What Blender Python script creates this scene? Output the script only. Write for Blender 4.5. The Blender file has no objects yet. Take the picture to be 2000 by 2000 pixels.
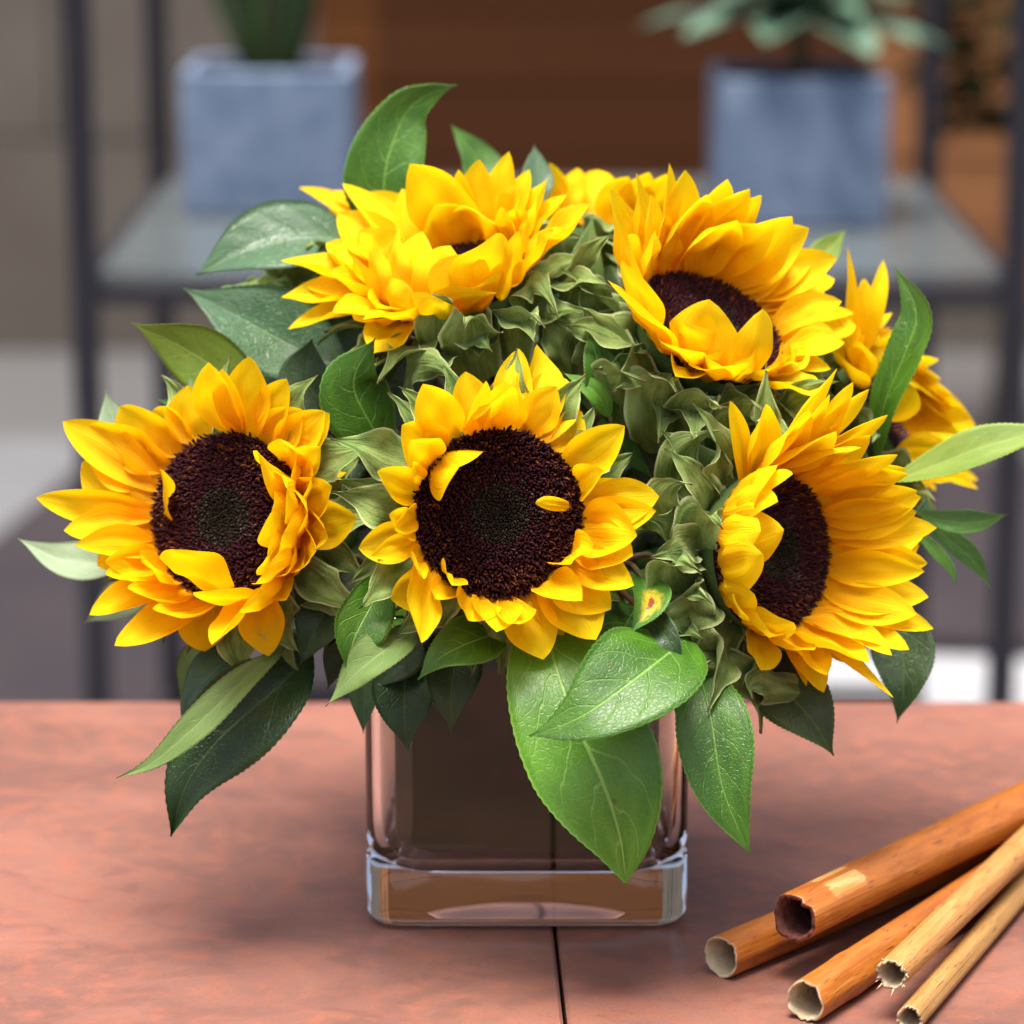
import bpy, math, random
import numpy as np
from mathutils import Vector, Matrix, Quaternion

random.seed(7)
S = bpy.context.scene
COL = S.collection
R_ = math.radians

# ------------------------------------------------------------------ camera
PITCH = R_(14.0)
FPX = 6200.0                      # focal length in pixels of a 2000 px wide picture
CAM = Vector((0.0, -1.158, 0.4568))
cam_data = bpy.data.cameras.new('camera')
cam = bpy.data.objects.new('camera', cam_data)
COL.objects.link(cam)
cam.location = CAM
cam.rotation_euler = (R_(90) - PITCH, 0, 0)
cam_data.sensor_width = 36
cam_data.lens = 36 * FPX / 2000
cam_data.clip_start = 0.05
cam_data.clip_end = 400
cam_data.dof.use_dof = True
cam_data.dof.focus_distance = 1.150
cam_data.dof.aperture_fstop = 7.4
S.camera = cam

# ------------------------------------------------------------------ light
SUN_EL, SUN_AZ = 80.0, 205.0      # azimuth measured from +Y clockwise (200 = behind the camera, a little left)
w = bpy.data.worlds.new('World'); S.world = w
w.use_nodes = True
wn = w.node_tree.nodes; wl = w.node_tree.links
sky = wn.new('ShaderNodeTexSky'); sky.sky_type = 'NISHITA'
sky.sun_disc = False
sky.sun_elevation = R_(SUN_EL); sky.sun_rotation = R_(SUN_AZ)
sky.air_density = 0.8; sky.dust_density = 7.0; sky.ozone_density = 0.6
bg = wn['Background']; bg.inputs['Strength'].default_value = 0.065
wl.new(sky.outputs[0], bg.inputs[0])
sun_d = bpy.data.lights.new('sun', 'SUN'); sun_d.energy = 1.5; sun_d.angle = R_(30); sun_d.color = (1.0, 0.955, 0.89)
sun = bpy.data.objects.new('sun', sun_d); COL.objects.link(sun)
sv = Vector((math.sin(R_(SUN_AZ)) * math.cos(R_(SUN_EL)), math.cos(R_(SUN_AZ)) * math.cos(R_(SUN_EL)), math.sin(R_(SUN_EL))))
sun.rotation_euler = sv.to_track_quat('Z', 'Y').to_euler()
sun.location = sv * 5

S.view_settings.view_transform = 'Standard'
S.view_settings.look = 'None'
S.view_settings.exposure = 2.03
S.view_settings.gamma = 1
S.render.engine = 'CYCLES'
S.cycles.use_denoising = True
S.cycles.max_bounces = 14
S.cycles.transparent_max_bounces = 12
S.cycles.transmission_bounces = 12
S.cycles.sample_clamp_indirect = 6.0
S.cycles.caustics_reflective = False

# ------------------------------------------------------------------ geometry helpers
RIGHT = Vector((1, 0, 0))
FWD = Vector((0, math.cos(PITCH), -math.sin(PITCH)))
UP = Vector((0, math.sin(PITCH), math.cos(PITCH)))
BACK = -FWD

def P(px, py, d):                 # point at distance d along the lens axis
    return CAM + FWD * d + RIGHT * ((px - 1000) / FPX * d) + UP * ((1000 - py) / FPX * d)

def PZ(px, py, z):                # point on the level plane z
    r = FWD + RIGHT * ((px - 1000) / FPX) + UP * ((1000 - py) / FPX)
    return CAM + r * ((z - CAM.z) / r.z)

def proj(p):
    v = p - CAM; d = v.dot(FWD)
    return 1000 + FPX * v.dot(RIGHT) / d, 1000 - FPX * v.dot(UP) / d, d

def cv(a):                        # view-frame vector: right, up, towards the lens
    return (RIGHT * a[0] + UP * a[1] + BACK * a[2]).normalized()

def tag(o, label=None, cat=None, group=None, kind=None):
    if label: o['label'] = label
    if cat: o['category'] = cat
    if group: o['group'] = group
    if kind: o['kind'] = kind
    return o

def empty(name, loc=(0, 0, 0)):
    o = bpy.data.objects.new(name, None); COL.objects.link(o)
    o.location = loc; o.empty_display_size = 0.01
    return o

def mesh(name, verts, faces, mats, parent=None, uv=None, smooth=True, midx=None, col=None):
    me = bpy.data.meshes.new(name)
    me.from_pydata([tuple(v) for v in verts], [], faces)
    for m in (mats if isinstance(mats, (list, tuple)) else [mats]): me.materials.append(m)
    if uv is not None:
        lay = me.uv_layers.new(name='UVMap')
        idx = np.empty(len(me.loops), dtype=np.int32); me.loops.foreach_get('vertex_index', idx)
        lay.data.foreach_set('uv', np.asarray(uv, dtype=np.float32)[idx].ravel())
    if col is not None:
        at = me.color_attributes.new('tint', 'FLOAT_COLOR', 'POINT')
        c = np.ones((len(verts), 4), dtype=np.float32); c[:, :3] = col
        at.data.foreach_set('color', c.ravel())
    if midx is not None: me.polygons.foreach_set('material_index', np.asarray(midx, dtype=np.int32))
    me.polygons.foreach_set('use_smooth', np.full(len(me.polygons), smooth, dtype=bool))
    me.update()
    o = bpy.data.objects.new(name, me); COL.objects.link(o)
    if parent is not None:
        o.parent = parent
        o.matrix_parent_inverse = Matrix.Translation(-parent.location)
    return o

def box_geo(a, b, bev=0.0):
    x0, y0, z0 = a; x1, y1, z1 = b
    if bev <= 0:
        v = [(x, y, z) for z in (z0, z1) for x, y in ((x0, y0), (x1, y0), (x1, y1), (x0, y1))]
        f = [(3, 2, 1, 0), (4, 5, 6, 7), (0, 1, 5, 4), (1, 2, 6, 5), (2, 3, 7, 6), (3, 0, 4, 7)]
        return v, f
    v = []; f = []
    prof = [(bev, z0), (0, z0 + bev), (0, z1 - bev), (bev, z1)]
    for ins, z in prof:
        i = ins; c = bev
        for x, y in ((x0 + i + c, y0 + i), (x1 - i - c, y0 + i), (x1 - i, y0 + i + c), (x1 - i, y1 - i - c),
                     (x1 - i - c, y1 - i), (x0 + i + c, y1 - i), (x0 + i, y1 - i - c), (x0 + i, y0 + i + c)):
            v.append((x, y, z))
    for r in range(3):
        for k in range(8):
            a_ = r * 8 + k; b_ = r * 8 + (k + 1) % 8
            f.append((a_, b_, b_ + 8, a_ + 8))
    f.append(tuple(reversed(range(8)))); f.append(tuple(range(24, 32)))
    return v, f

def box(name, a, b, mat, parent=None, bev=0.0):
    v, f = box_geo(a, b, bev)
    return mesh(name, v, f, mat, parent, smooth=False)

def tube_geo(pts, rads, n=8, cap=True):
    pts = [Vector(p) for p in pts]; V = []; F = []
    ref = None
    for i, p in enumerate(pts):
        t = (pts[min(i + 1, len(pts) - 1)] - pts[max(i - 1, 0)]).normalized()
        if ref is None:
            ref = t.orthogonal().normalized()
        ref = (ref - t * ref.dot(t)).normalized()
        b = t.cross(ref)
        for k in range(n):
            a = 2 * math.pi * k / n
            V.append(p + (ref * math.cos(a) + b * math.sin(a)) * rads[i])
    for i in range(len(pts) - 1):
        for k in range(n):
            a_ = i * n + k; b_ = i * n + (k + 1) % n
            F.append((a_, b_, b_ + n, a_ + n))
    if cap:
        F.append(tuple(reversed(range(n)))); F.append(tuple(range((len(pts) - 1) * n, len(pts) * n)))
    return V, F

def join(geos):
    V = []; F = []
    for v, f in geos:
        o = len(V); V += list(v); F += [tuple(i + o for i in q) for q in f]
    return V, F

def bez(ps, t):
    ps = [Vector(p) for p in ps]
    while len(ps) > 1:
        ps = [ps[i].lerp(ps[i + 1], t) for i in range(len(ps) - 1)]
    return ps[0]

def spline(pts, m):               # smooth curve through points
    pts = [Vector(p) for p in pts]; out = []
    q = [pts[0] * 2 - pts[1]] + pts + [pts[-1] * 2 - pts[-2]]
    n = len(pts) - 1
    for k in range(m + 1):
        x = k / m * n; i = min(int(x), n - 1); t = x - i
        a, b, c, d = q[i], q[i + 1], q[i + 2], q[i + 3]
        out.append(0.5 * ((2 * b) + (c - a) * t + (2 * a - 5 * b + 4 * c - d) * t * t + (3 * b - a - 3 * c + d) * t ** 3))
    return out

def resample(pts, m):
    acc = [0.0]
    for a, b in zip(pts, pts[1:]): acc.append(acc[-1] + (b - a).length)
    out = []; i = 0
    for k in range(m + 1):
        t = acc[-1] * k / m
        while i < len(pts) - 2 and acc[i + 1] < t: i += 1
        d = acc[i + 1] - acc[i]
        out.append(pts[i].lerp(pts[i + 1], 0 if d < 1e-9 else min(1, max(0, (t - acc[i]) / d))))
    return out

def grid_faces(nu, nv, off=0, flip=False):
    F = []
    for i in range(nu):
        for j in range(nv):
            a = off + i * (nv + 1) + j; b = a + 1; c = b + nv + 1; d = a + nv + 1
            F.append((a, d, c, b) if flip else (a, b, c, d))
    return F

# ------------------------------------------------------------------ materials
class M:
    def __init__(s, name):
        s.m = bpy.data.materials.new(name); s.m.use_nodes = True
        s.n = s.m.node_tree.nodes; s.l = s.m.node_tree.links
        s.b = s.n['Principled BSDF']; s.out = s.n['Material Output']
    def node(s, t, **kw):
        x = s.n.new(t)
        for k, v in kw.items(): setattr(x, k, v)
        return x
    def put(s, sock, v):
        if hasattr(v, 'is_output'): s.l.new(v, sock)
        elif isinstance(v, tuple) and len(v) == 3 and sock.type == 'RGBA': sock.default_value = (*v, 1)
        else: sock.default_value = v
    def set(s, **kw):
        for k, v in kw.items(): s.put(s.b.inputs[k.replace('_', ' ')], v)
        return s
    def math(s, op, a, b=0.0, c=None):
        x = s.node('ShaderNodeMath', operation=op); s.put(x.inputs[0], a); s.put(x.inputs[1], b)
        if c is not None: s.put(x.inputs[2], c)
        return x.outputs[0]
    def mix(s, f, a, b, blend='MIX'):
        x = s.node('ShaderNodeMix', data_type='RGBA', blend_type=blend)
        s.put(x.inputs[0], f); s.put(x.inputs[6], a); s.put(x.inputs[7], b)
        return x.outputs[2]
    def coord(s, kind='Object'): return s.node('ShaderNodeTexCoord').outputs[kind]
    def mapping(s, vec, scale=(1, 1, 1), loc=(0, 0, 0), rot=(0, 0, 0)):
        x = s.node('ShaderNodeMapping'); s.l.new(vec, x.inputs[0])
        x.inputs['Scale'].default_value = scale; x.inputs['Location'].default_value = loc; x.inputs['Rotation'].default_value = rot
        return x.outputs[0]
    def noise(s, vec, scale, detail=4, rough=0.5, dist=0.0, out=0):
        x = s.node('ShaderNodeTexNoise'); s.l.new(vec, x.inputs['Vector'])
        x.inputs['Scale'].default_value = scale; x.inputs['Detail'].default_value = detail
        x.inputs['Roughness'].default_value = rough; x.inputs['Distortion'].default_value = dist
        return x.outputs[out]
    def ramp(s, f, stops):
        x = s.node('ShaderNodeValToRGB'); s.put(x.inputs[0], f)
        e = x.color_ramp.elements
        while len(e) < len(stops): e.new(0.5)
        for el, (p, c) in zip(e, stops): el.position = p; el.color = (*c, 1) if len(c) == 3 else c
        return x.outputs[0]
    def step(s, f, lo, hi):
        x = s.node('ShaderNodeMapRange', interpolation_type='SMOOTHSTEP'); s.put(x.inputs[0], f)
        x.inputs[1].default_value = lo; x.inputs[2].default_value = hi
        return x.outputs[0]
    def bump(s, h, strength=0.3, dist=0.001, normal=None):
        x = s.node('ShaderNodeBump'); s.put(x.inputs['Height'], h)
        x.inputs['Strength'].default_value = strength; x.inputs['Distance'].default_value = dist
        if normal is not None: s.l.new(normal, x.inputs['Normal'])
        return x.outputs[0]
    def translucent(s, colr, fac, normal=None):
        t = s.node('ShaderNodeBsdfTranslucent'); s.put(t.inputs['Color'], colr)
        if normal is not None: s.l.new(normal, t.inputs['Normal'])
        x = s.node('ShaderNodeMixShader'); s.put(x.inputs[0], fac)
        s.l.new(s.b.outputs[0], x.inputs[1]); s.l.new(t.outputs[0], x.inputs[2])
        s.l.new(x.outputs[0], s.out.inputs['Surface'])
        return s

def V3(*a): return tuple(a)

def mat_petal(name, base, mid, tip, trans):
    k = M(name)
    uv = k.coord('UV')
    sep = k.node('ShaderNodeSeparateXYZ'); k.l.new(uv, sep.inputs[0])
    rnd = k.node('ShaderNodeObjectInfo').outputs['Random']
    off = k.node('ShaderNodeCombineXYZ'); k.put(off.inputs[0], k.math('MULTIPLY', rnd, 37.0)); k.put(off.inputs[1], k.math('MULTIPLY', rnd, 91.0))
    add = k.node('ShaderNodeVectorMath', operation='ADD'); k.l.new(uv, add.inputs[0]); k.l.new(off.outputs[0], add.inputs[1])
    st = k.noise(k.mapping(add.outputs[0], (1.3, 24, 1)), 1.0, 3, 0.6)
    bl = k.noise(k.mapping(add.outputs[0], (2.5, 3, 1)), 1.0, 3, 0.5)
    c = k.ramp(k.math('ADD', sep.outputs[0], k.math('MULTIPLY', k.math('SUBTRACT', bl, 0.5), 0.5)),
               [(0.05, base), (0.42, mid), (0.85, tip)])
    c = k.mix(k.math('MULTIPLY', k.step(st, 0.52, 0.78), 0.22), c, V3(0.88, 0.45, 0.003))
    c = k.mix(k.math('MULTIPLY', rnd, 0.20), c, V3(0.92, 0.50, 0.002))
    # small brown flecks and scars
    fl = k.noise(k.mapping(add.outputs[0], (9, 26, 1)), 1.0, 2, 0.5)
    c = k.mix(k.step(fl, 0.80, 0.84), c, V3(0.30, 0.10, 0.01))
    nrm = k.bump(k.math('ADD', st, k.math('MULTIPLY', bl, 0.8)), 0.5, 0.0014)
    k.set(Base_Color=c, Roughness=0.6, Normal=nrm); k.b.inputs['Specular IOR Level'].default_value = 0.16
    k.translucent(c, trans)
    return k.m

PETAL = mat_petal('petal_yellow', (0.90, 0.44, 0.003), (0.94, 0.62, 0.003), (0.95, 0.71, 0.006), 0.44)
PETAL_O = mat_petal('petal_golden', (0.89, 0.39, 0.003), (0.94, 0.575, 0.003), (0.95, 0.67, 0.005), 0.46)

def mat_leaf(name, dark, light, vein, rough=0.38, trans=0.18, bump=0.5, spots=0.0, spec=0.5):
    k = M(name)
    uv = k.coord('UV')
    rnd = k.node('ShaderNodeObjectInfo').outputs['Random']
    off = k.node('ShaderNodeCombineXYZ'); k.put(off.inputs[0], k.math('MULTIPLY', rnd, 53.0)); k.put(off.inputs[1], k.math('MULTIPLY', rnd, 17.0))
    add = k.node('ShaderNodeVectorMath', operation='ADD'); k.l.new(uv, add.inputs[0]); k.l.new(off.outputs[0], add.inputs[1])
    wig = k.noise(k.mapping(add.outputs[0], (5, 5, 1)), 1.0, 2, 0.5)
    sep = k.node('ShaderNodeSeparateXYZ'); k.l.new(uv, sep.inputs[0])
    u = sep.outputs[0]
    a = k.math('ABSOLUTE', k.math('MULTIPLY', k.math('SUBTRACT', sep.outputs[1], 0.5), 2.0))
    side = k.math('GREATER_THAN', sep.outputs[1], 0.5)
    ph = k.math('SUBTRACT', k.math('MULTIPLY', u, 5.6), k.math('MULTIPLY', k.math('POWER', a, 1.35), 1.55))
    ph = k.math('ADD', ph, k.math('MULTIPLY', wig, 0.55))
    ph = k.math('ADD', ph, k.math('MULTIPLY', side, 0.43))
    fr = k.math('ABSOLUTE', k.math('SUBTRACT', k.math('FRACT', ph), 0.5))
    ln = k.math('SUBTRACT', 1.0, k.step(fr, 0.012, 0.05))
    ln = k.math('MULTIPLY', ln, k.math('SUBTRACT', 1.0, k.step(a, 0.55, 0.98)))
    mid = k.math('SUBTRACT', 1.0, k.step(a, 0.012, 0.045))
    vor = k.node('ShaderNodeTexVoronoi', feature='DISTANCE_TO_EDGE')
    k.l.new(k.mapping(add.outputs[0], (44, 26, 1)), vor.inputs['Vector']); vor.inputs['Scale'].default_value = 1.0
    ret = k.math('SUBTRACT', 1.0, k.step(vor.outputs['Distance'], 0.02, 0.14))
    n1 = k.noise(k.mapping(add.outputs[0], (3, 3, 1)), 1.0, 4, 0.6)
    c = k.mix(k.step(n1, 0.3, 0.7), dark, light)
    c = k.mix(k.math('MULTIPLY', ret, 0.09), c, vein)
    c = k.mix(k.math('MULTIPLY', ln, 0.34), c, vein)
    c = k.mix(k.math('MULTIPLY', mid, 0.75), c, vein)
    edge = k.step(a, 0.945, 0.985)
    c = k.mix(k.math('MULTIPLY', edge, 0.55), c, vein)
    n2 = k.noise(k.mapping(add.outputs[0], (13, 9, 1)), 1.0, 2, 0.5)
    c = k.mix(k.math('MULTIPLY', k.step(n2, 0.73, 0.77), 0.75), c, V3(0.13, 0.05, 0.015))
    if spots:
        d = k.node('ShaderNodeVectorMath', operation='DISTANCE'); k.l.new(uv, d.inputs[0]); d.inputs[1].default_value = (0.55, 0.42, 0)
        dv = k.math('ADD', d.outputs['Value'], k.math('MULTIPLY', k.math('SUBTRACT', n2, 0.5), 0.35))
        c = k.mix(k.math('SUBTRACT', 1.0, k.step(dv, 0.12, 0.34)), c, V3(0.55, 0.42, 0.02))
        c = k.mix(k.math('SUBTRACT', 1.0, k.step(dv, 0.05, 0.12)), c, V3(0.25, 0.03, 0.01))
    h = k.math('ADD', k.math('MULTIPLY', ret, -0.22), k.math('MULTIPLY', k.math('MAXIMUM', ln, mid), -0.7))
    h = k.math('ADD', h, k.math('MULTIPLY', n1, 0.8))
    nrm = k.bump(h, bump, 0.0009)
    k.set(Base_Color=c, Roughness=rough, Normal=nrm); k.b.inputs['Specular IOR Level'].default_value = spec
    k.translucent(k.mix(0.5, c, V3(0.20, 0.34, 0.02)), trans)
    return k.m

LEAF = {
    'mid':  mat_leaf('leaf_green', (0.030, 0.105, 0.005), (0.062, 0.180, 0.009), (0.20, 0.40, 0.07), 0.38, 0.20),
    'lime': mat_leaf('leaf_fresh_green', (0.052, 0.175, 0.008), (0.105, 0.270, 0.018), (0.27, 0.48, 0.09), 0.40, 0.20, 0.35),
    'dark': mat_leaf('leaf_deep_green', (0.009, 0.034, 0.006), (0.020, 0.060, 0.009), (0.07, 0.13, 0.03), 0.38, 0.10),
    'olive': mat_leaf('leaf_olive', (0.016, 0.034, 0.004), (0.032, 0.060, 0.006), (0.10, 0.13, 0.02), 0.45, 0.12),
    'pale': mat_leaf('leaf_pale', (0.24, 0.36, 0.20), (0.33, 0.45, 0.28), (0.42, 0.54, 0.34), 0.55, 0.25, 0.25),
    'yel':  mat_leaf('leaf_yellow_green', (0.14, 0.24, 0.020), (0.22, 0.32, 0.035), (0.34, 0.43, 0.10), 0.5, 0.25, 0.3),
    'spot': mat_leaf('leaf_spotted', (0.04, 0.16, 0.012), (0.07, 0.22, 0.02), (0.24, 0.40, 0.10), 0.34, 0.16, 0.5, 1.0),
    'blue': mat_leaf('leaf_blue_green', (0.030, 0.090, 0.034), (0.055, 0.135, 0.055), (0.12, 0.22, 0.10), 0.30, 0.14),
}
UNDER = mat_leaf('leaf_underside', (0.12, 0.21, 0.05), (0.18, 0.28, 0.08), (0.27, 0.37, 0.15), 0.6, 0.2, 0.35, 0, 0.3)

def mat_bract():
    k = M('bract_green')
    uv = k.coord('UV')
    rnd = k.node('ShaderNodeObjectInfo').outputs['Random']
    off = k.node('ShaderNodeCombineXYZ'); k.put(off.inputs[0], k.math('MULTIPLY', rnd, 53.0))
    add = k.node('ShaderNodeVectorMath', operation='ADD'); k.l.new(uv, add.inputs[0]); k.l.new(off.outputs[0], add.inputs[1])
    sep = k.node('ShaderNodeSeparateXYZ'); k.l.new(uv, sep.inputs[0])
    a = k.math('ABSOLUTE', k.math('MULTIPLY', k.math('SUBTRACT', sep.outputs[1], 0.5), 2.0))
    n1 = k.noise(k.mapping(add.outputs[0], (3, 3, 1)), 1.0, 4, 0.6)
    st = k.noise(k.mapping(add.outputs[0], (1.2, 13, 1)), 1.0, 2, 0.5)
    fz = k.noise(k.coord('Object'), 1500, 2, 0.7)
    c = k.mix(k.step(n1, 0.3, 0.7), V3(0.075, 0.145, 0.020), V3(0.250, 0.345, 0.100))
    c = k.mix(k.math('MULTIPLY', k.step(st, 0.5, 0.7), 0.5), c, V3(0.27, 0.34, 0.11))
    c = k.mix(k.math('MULTIPLY', k.step(a, 0.86, 0.97), 0.85), c, V3(0.46, 0.52, 0.25))
    c = k.mix(k.math('MULTIPLY', k.step(fz, 0.55, 0.75), 0.22), c, V3(0.30, 0.35, 0.22))
    tipc = k.math('MULTIPLY', k.step(k.math('ADD', sep.outputs[0], k.math('MULTIPLY', n1, 0.10)), 0.99, 1.04), 0.8)
    c = k.mix(tipc, c, V3(0.16, 0.08, 0.04))
    nrm = k.bump(k.math('ADD', k.math('MULTIPLY', st, 1.6), fz), 0.5, 0.0009)
    k.set(Base_Color=c, Roughness=0.75, Normal=nrm); k.b.inputs['Specular IOR Level'].default_value = 0.2
    k.b.inputs['Sheen Weight'].default_value = 0.06
    k.translucent(c, 0.18)
    return k.m
BRACT = mat_bract()

def mat_simple(name, c, rough=0.5, spec=0.5, metal=0.0, var=0.0, scale=30, c2=None, bump=0.0, bdist=0.001):
    k = M(name)
    k.set(Roughness=rough, Metallic=metal); k.b.inputs['Specular IOR Level'].default_value = spec
    n = k.noise(k.coord('Object'), scale, 5, 0.6)
    c2 = c2 or tuple(x * (1 - var) for x in c)
    k.set(Base_Color=k.mix(k.step(n, 0.3, 0.7), c, c2))
    if bump: k.set(Normal=k.bump(n, bump, bdist))
    return k.m

STEM = mat_simple('stem_green', (0.09, 0.16, 0.035), 0.6, 0.3, c2=(0.05, 0.10, 0.02), scale=60)
TWIG = mat_simple('twig_brown', (0.13, 0.075, 0.05), 0.6, 0.3, c2=(0.06, 0.06, 0.02), scale=80)
CALYX = mat_simple('calyx_green', (0.10, 0.16, 0.045), 0.75, 0.2, c2=(0.06, 0.11, 0.03), scale=150, bump=0.3)

def mat_floret():
    k = M('disc_floret')
    a = k.node('ShaderNodeVertexColor', layer_name='tint')
    k.set(Base_Color=a.outputs[0], Roughness=0.62); k.b.inputs['Specular IOR Level'].default_value = 0.3
    return k.m
FLORET = mat_floret()
DISC = mat_simple('disc_core', (0.018, 0.004, 0.006), 0.8, 0.2, c2=(0.010, 0.003, 0.004), scale=200)

# ------------------------------------------------------------------ setting: ground, paving, wall
GZ = -0.75
def mat_ground():
    k = M('pavement_wall_shade')
    co = k.coord()
    n = k.noise(co, 1.3, 5, 0.6); n2 = k.noise(co, 60, 3, 0.7)
    c = k.mix(n, V3(0.070, 0.069, 0.070), V3(0.092, 0.091, 0.093))  # darkest pavement tone: shade at the wall foot is painted into the colour
    c = k.mix(k.math('MULTIPLY', n2, 0.25), c, V3(0.075, 0.075, 0.078))
    k.set(Base_Color=c, Roughness=0.7)
    return k.m
g = mesh('ground', [(-60, -40, GZ), (60, -40, GZ), (60, 90, GZ), (-60, 90, GZ)], [(0, 1, 2, 3)], mat_ground(), smooth=False)
tag(g, kind='structure')

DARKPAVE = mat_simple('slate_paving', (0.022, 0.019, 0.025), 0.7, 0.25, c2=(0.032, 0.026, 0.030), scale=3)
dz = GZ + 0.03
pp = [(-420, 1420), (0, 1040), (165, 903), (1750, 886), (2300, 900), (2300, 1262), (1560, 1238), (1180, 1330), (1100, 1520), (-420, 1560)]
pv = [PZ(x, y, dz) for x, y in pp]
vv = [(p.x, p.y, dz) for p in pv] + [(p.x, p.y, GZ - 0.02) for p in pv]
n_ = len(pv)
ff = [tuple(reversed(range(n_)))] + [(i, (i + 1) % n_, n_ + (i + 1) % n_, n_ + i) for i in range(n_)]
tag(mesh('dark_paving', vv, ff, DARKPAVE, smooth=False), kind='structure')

PAVE_LIT = mat_simple('paving_lit_tone', (0.30, 0.31, 0.33), 0.6, 0.4, c2=(0.34, 0.35, 0.37), scale=4)  # same pavement, paler: open daylight nearer the camera painted as a band
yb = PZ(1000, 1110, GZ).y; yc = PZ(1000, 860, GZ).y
PAVE_HALF_SHADE = mat_simple('paving_half_shade', (0.115, 0.120, 0.130), 0.7, 0.3, c2=(0.14, 0.145, 0.155), scale=4)  # middle band of the painted shade gradient running out from the wall
tag(mesh('paving_half_shade', [(-8, yb + .01, GZ + 0.006), (8, yb + .01, GZ + 0.006), (8, yc, GZ + 0.006), (-8, yc, GZ + 0.006)], [(0, 1, 2, 3)], PAVE_HALF_SHADE, smooth=False), kind='structure')
tag(mesh('paving_lit_band', [(-8, -3.0, GZ + 0.006), (8, -3.0, GZ + 0.006), (8, yb, GZ + 0.006), (-8, yb, GZ + 0.006)], [(0, 1, 2, 3)], PAVE_LIT, smooth=False), kind='structure')
WY = 5.0
WALL = mat_simple('wall_render', (0.118, 0.098, 0.080), 0.9, 0.1, c2=(0.150, 0.130, 0.108), scale=1.8, bump=0.2, bdist=0.01)
wall = box('wall', (-4.5, WY + 0.03, GZ - 0.02), (4.5, WY + 0.3, 2.6), WALL)
tag(wall, kind='structure')
def wx(px): return (px - 1000) / FPX * 6.0
def stone_course(z0, z1, x0, x1):
    x = x0
    while x < x1:
        L = random.uniform(0.7, 1.1); e = min(x + L, x1)
        box('stone_block', (x + 0.004, WY + random.uniform(-0.006, 0.004), z0 + 0.004), (e - 0.004, WY + 0.028, z1 - 0.004), WALL, wall)
        x = e
z = GZ
for h in (0.42, 0.40, 0.44, 0.40, 0.42, 0.40):
    stone_course(z, z + h, -3.2, wx(612)); z += h

def mat_wood(name, c1, c2):
    k = M(name)
    co = k.coord()
    rnd = k.node('ShaderNodeObjectInfo').outputs['Random']
    n = k.noise(k.mapping(co, (1.5, 8, 22)), 1.0, 4, 0.6, 0.6)
    c = k.mix(n, c1, c2)
    c = k.mix(k.math('MULTIPLY', rnd, 0.35), c, tuple(x * 0.55 for x in c1))
    k.set(Base_Color=c, Roughness=0.8, Normal=k.bump(n, 0.2, 0.002)); k.b.inputs['Specular IOR Level'].default_value = 0.1
    return k.m
WOOD_D = mat_wood('board_dark_brown', (0.062, 0.0215, 0.0080), (0.094, 0.034, 0.0125))
WOOD_O = mat_wood('board_orange_brown', (0.105, 0.038, 0.011), (0.15, 0.056, 0.016))
WOOD_T = mat_wood('board_tan', (0.27, 0.115, 0.046), (0.34, 0.155, 0.066))
for x0, x1, mt in ((wx(614), wx(735), WOOD_O), (wx(737), wx(1700), WOOD_D), (wx(1702), wx(2700), WOOD_T)):
    z = GZ + 0.10
    while z < 2.5:
        m2 = WOOD_O if (mt is WOOD_D and z > 0.50) else mt
        box('board', (x0, WY - 0.02 + random.uniform(-0.004, 0.004), z), (x1, WY + 0.028, z + 0.135), m2, wall)
        z += 0.142
    box('plinth_board', (x0, WY - 0.012, GZ), (x1, WY + 0.028, GZ + 0.094), WALL, wall)

# ------------------------------------------------------------------ table
def mat_tile():
    k = M('terracotta_tile')
    co = k.coord()
    wv = k.node('ShaderNodeVectorMath', operation='ADD')
    k.l.new(co, wv.inputs[0]); k.l.new(k.noise(co, 12, 3, 0.5, out=1), wv.inputs[1])
    n1 = k.noise(k.mapping(co, (5, 8, 1)), 1.0, 6, 0.62, 0.8)
    n2 = k.noise(k.mapping(co, (95, 105, 1)), 1.0, 5, 0.65, 0.4)
    n3 = k.noise(co, 560, 3, 0.75)
    c = k.mix(k.step(n1, 0.36, 0.66), V3(0.165, 0.076, 0.056), V3(0.278, 0.120, 0.084))
    c = k.mix(k.math('MULTIPLY', k.step(n2, 0.42, 0.70), 0.7), c, V3(0.320, 0.108, 0.060))
    c = k.mix(k.math('MULTIPLY', k.step(k.noise(k.mapping(co, (9, 13, 1), (7, 3, 0)), 1.0, 5, 0.6, 0.6), 0.48, 0.72), 0.6), c, V3(0.115, 0.055, 0.044))
    n4 = k.noise(k.mapping(co, (24, 44, 1), (3, 1, 0)), 1.0, 6, 0.7, 1.0)
    c = k.mix(k.math('MULTIPLY', k.step(n4, 0.50, 0.68), 0.42), c, V3(0.105, 0.050, 0.040))
    c = k.mix(k.math('MULTIPLY', k.step(n3, 0.48, 0.68), 0.5), c, V3(0.15, 0.075, 0.06))
    n5 = k.noise(k.mapping(co, (60, 190, 1), (9, 2, 0)), 1.0, 3, 0.6)
    c = k.mix(k.math('MULTIPLY', k.step(n5, 0.70, 0.80), 0.5), c, V3(0.58, 0.40, 0.36))
    r = k.math('ADD', 0.36, k.math('MULTIPLY', n1, 0.18))
    k.set(Base_Color=c, Roughness=r, Normal=k.bump(k.math('ADD', n2, k.math('MULTIPLY', n3, 0.5)), 0.28, 0.0009))
    k.b.inputs['Specular IOR Level'].default_value = 0.5
    return k.m
TILE = mat_tile()
GROUT = mat_simple('grout_dark', (0.02, 0.017, 0.017), 0.8, 0.2)
IRON = mat_simple('iron_dark', (0.010, 0.0095, 0.014), 0.6, 0.25, c2=(0.016, 0.015, 0.021), scale=40)
s0 = PZ(1085, 1825, 0); s1 = PZ(1105, 2000, 0)
sl = (s1.x - s0.x) / (s1.y - s0.y)
def sx(y): return s0.x + sl * (y - s0.y)
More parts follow.
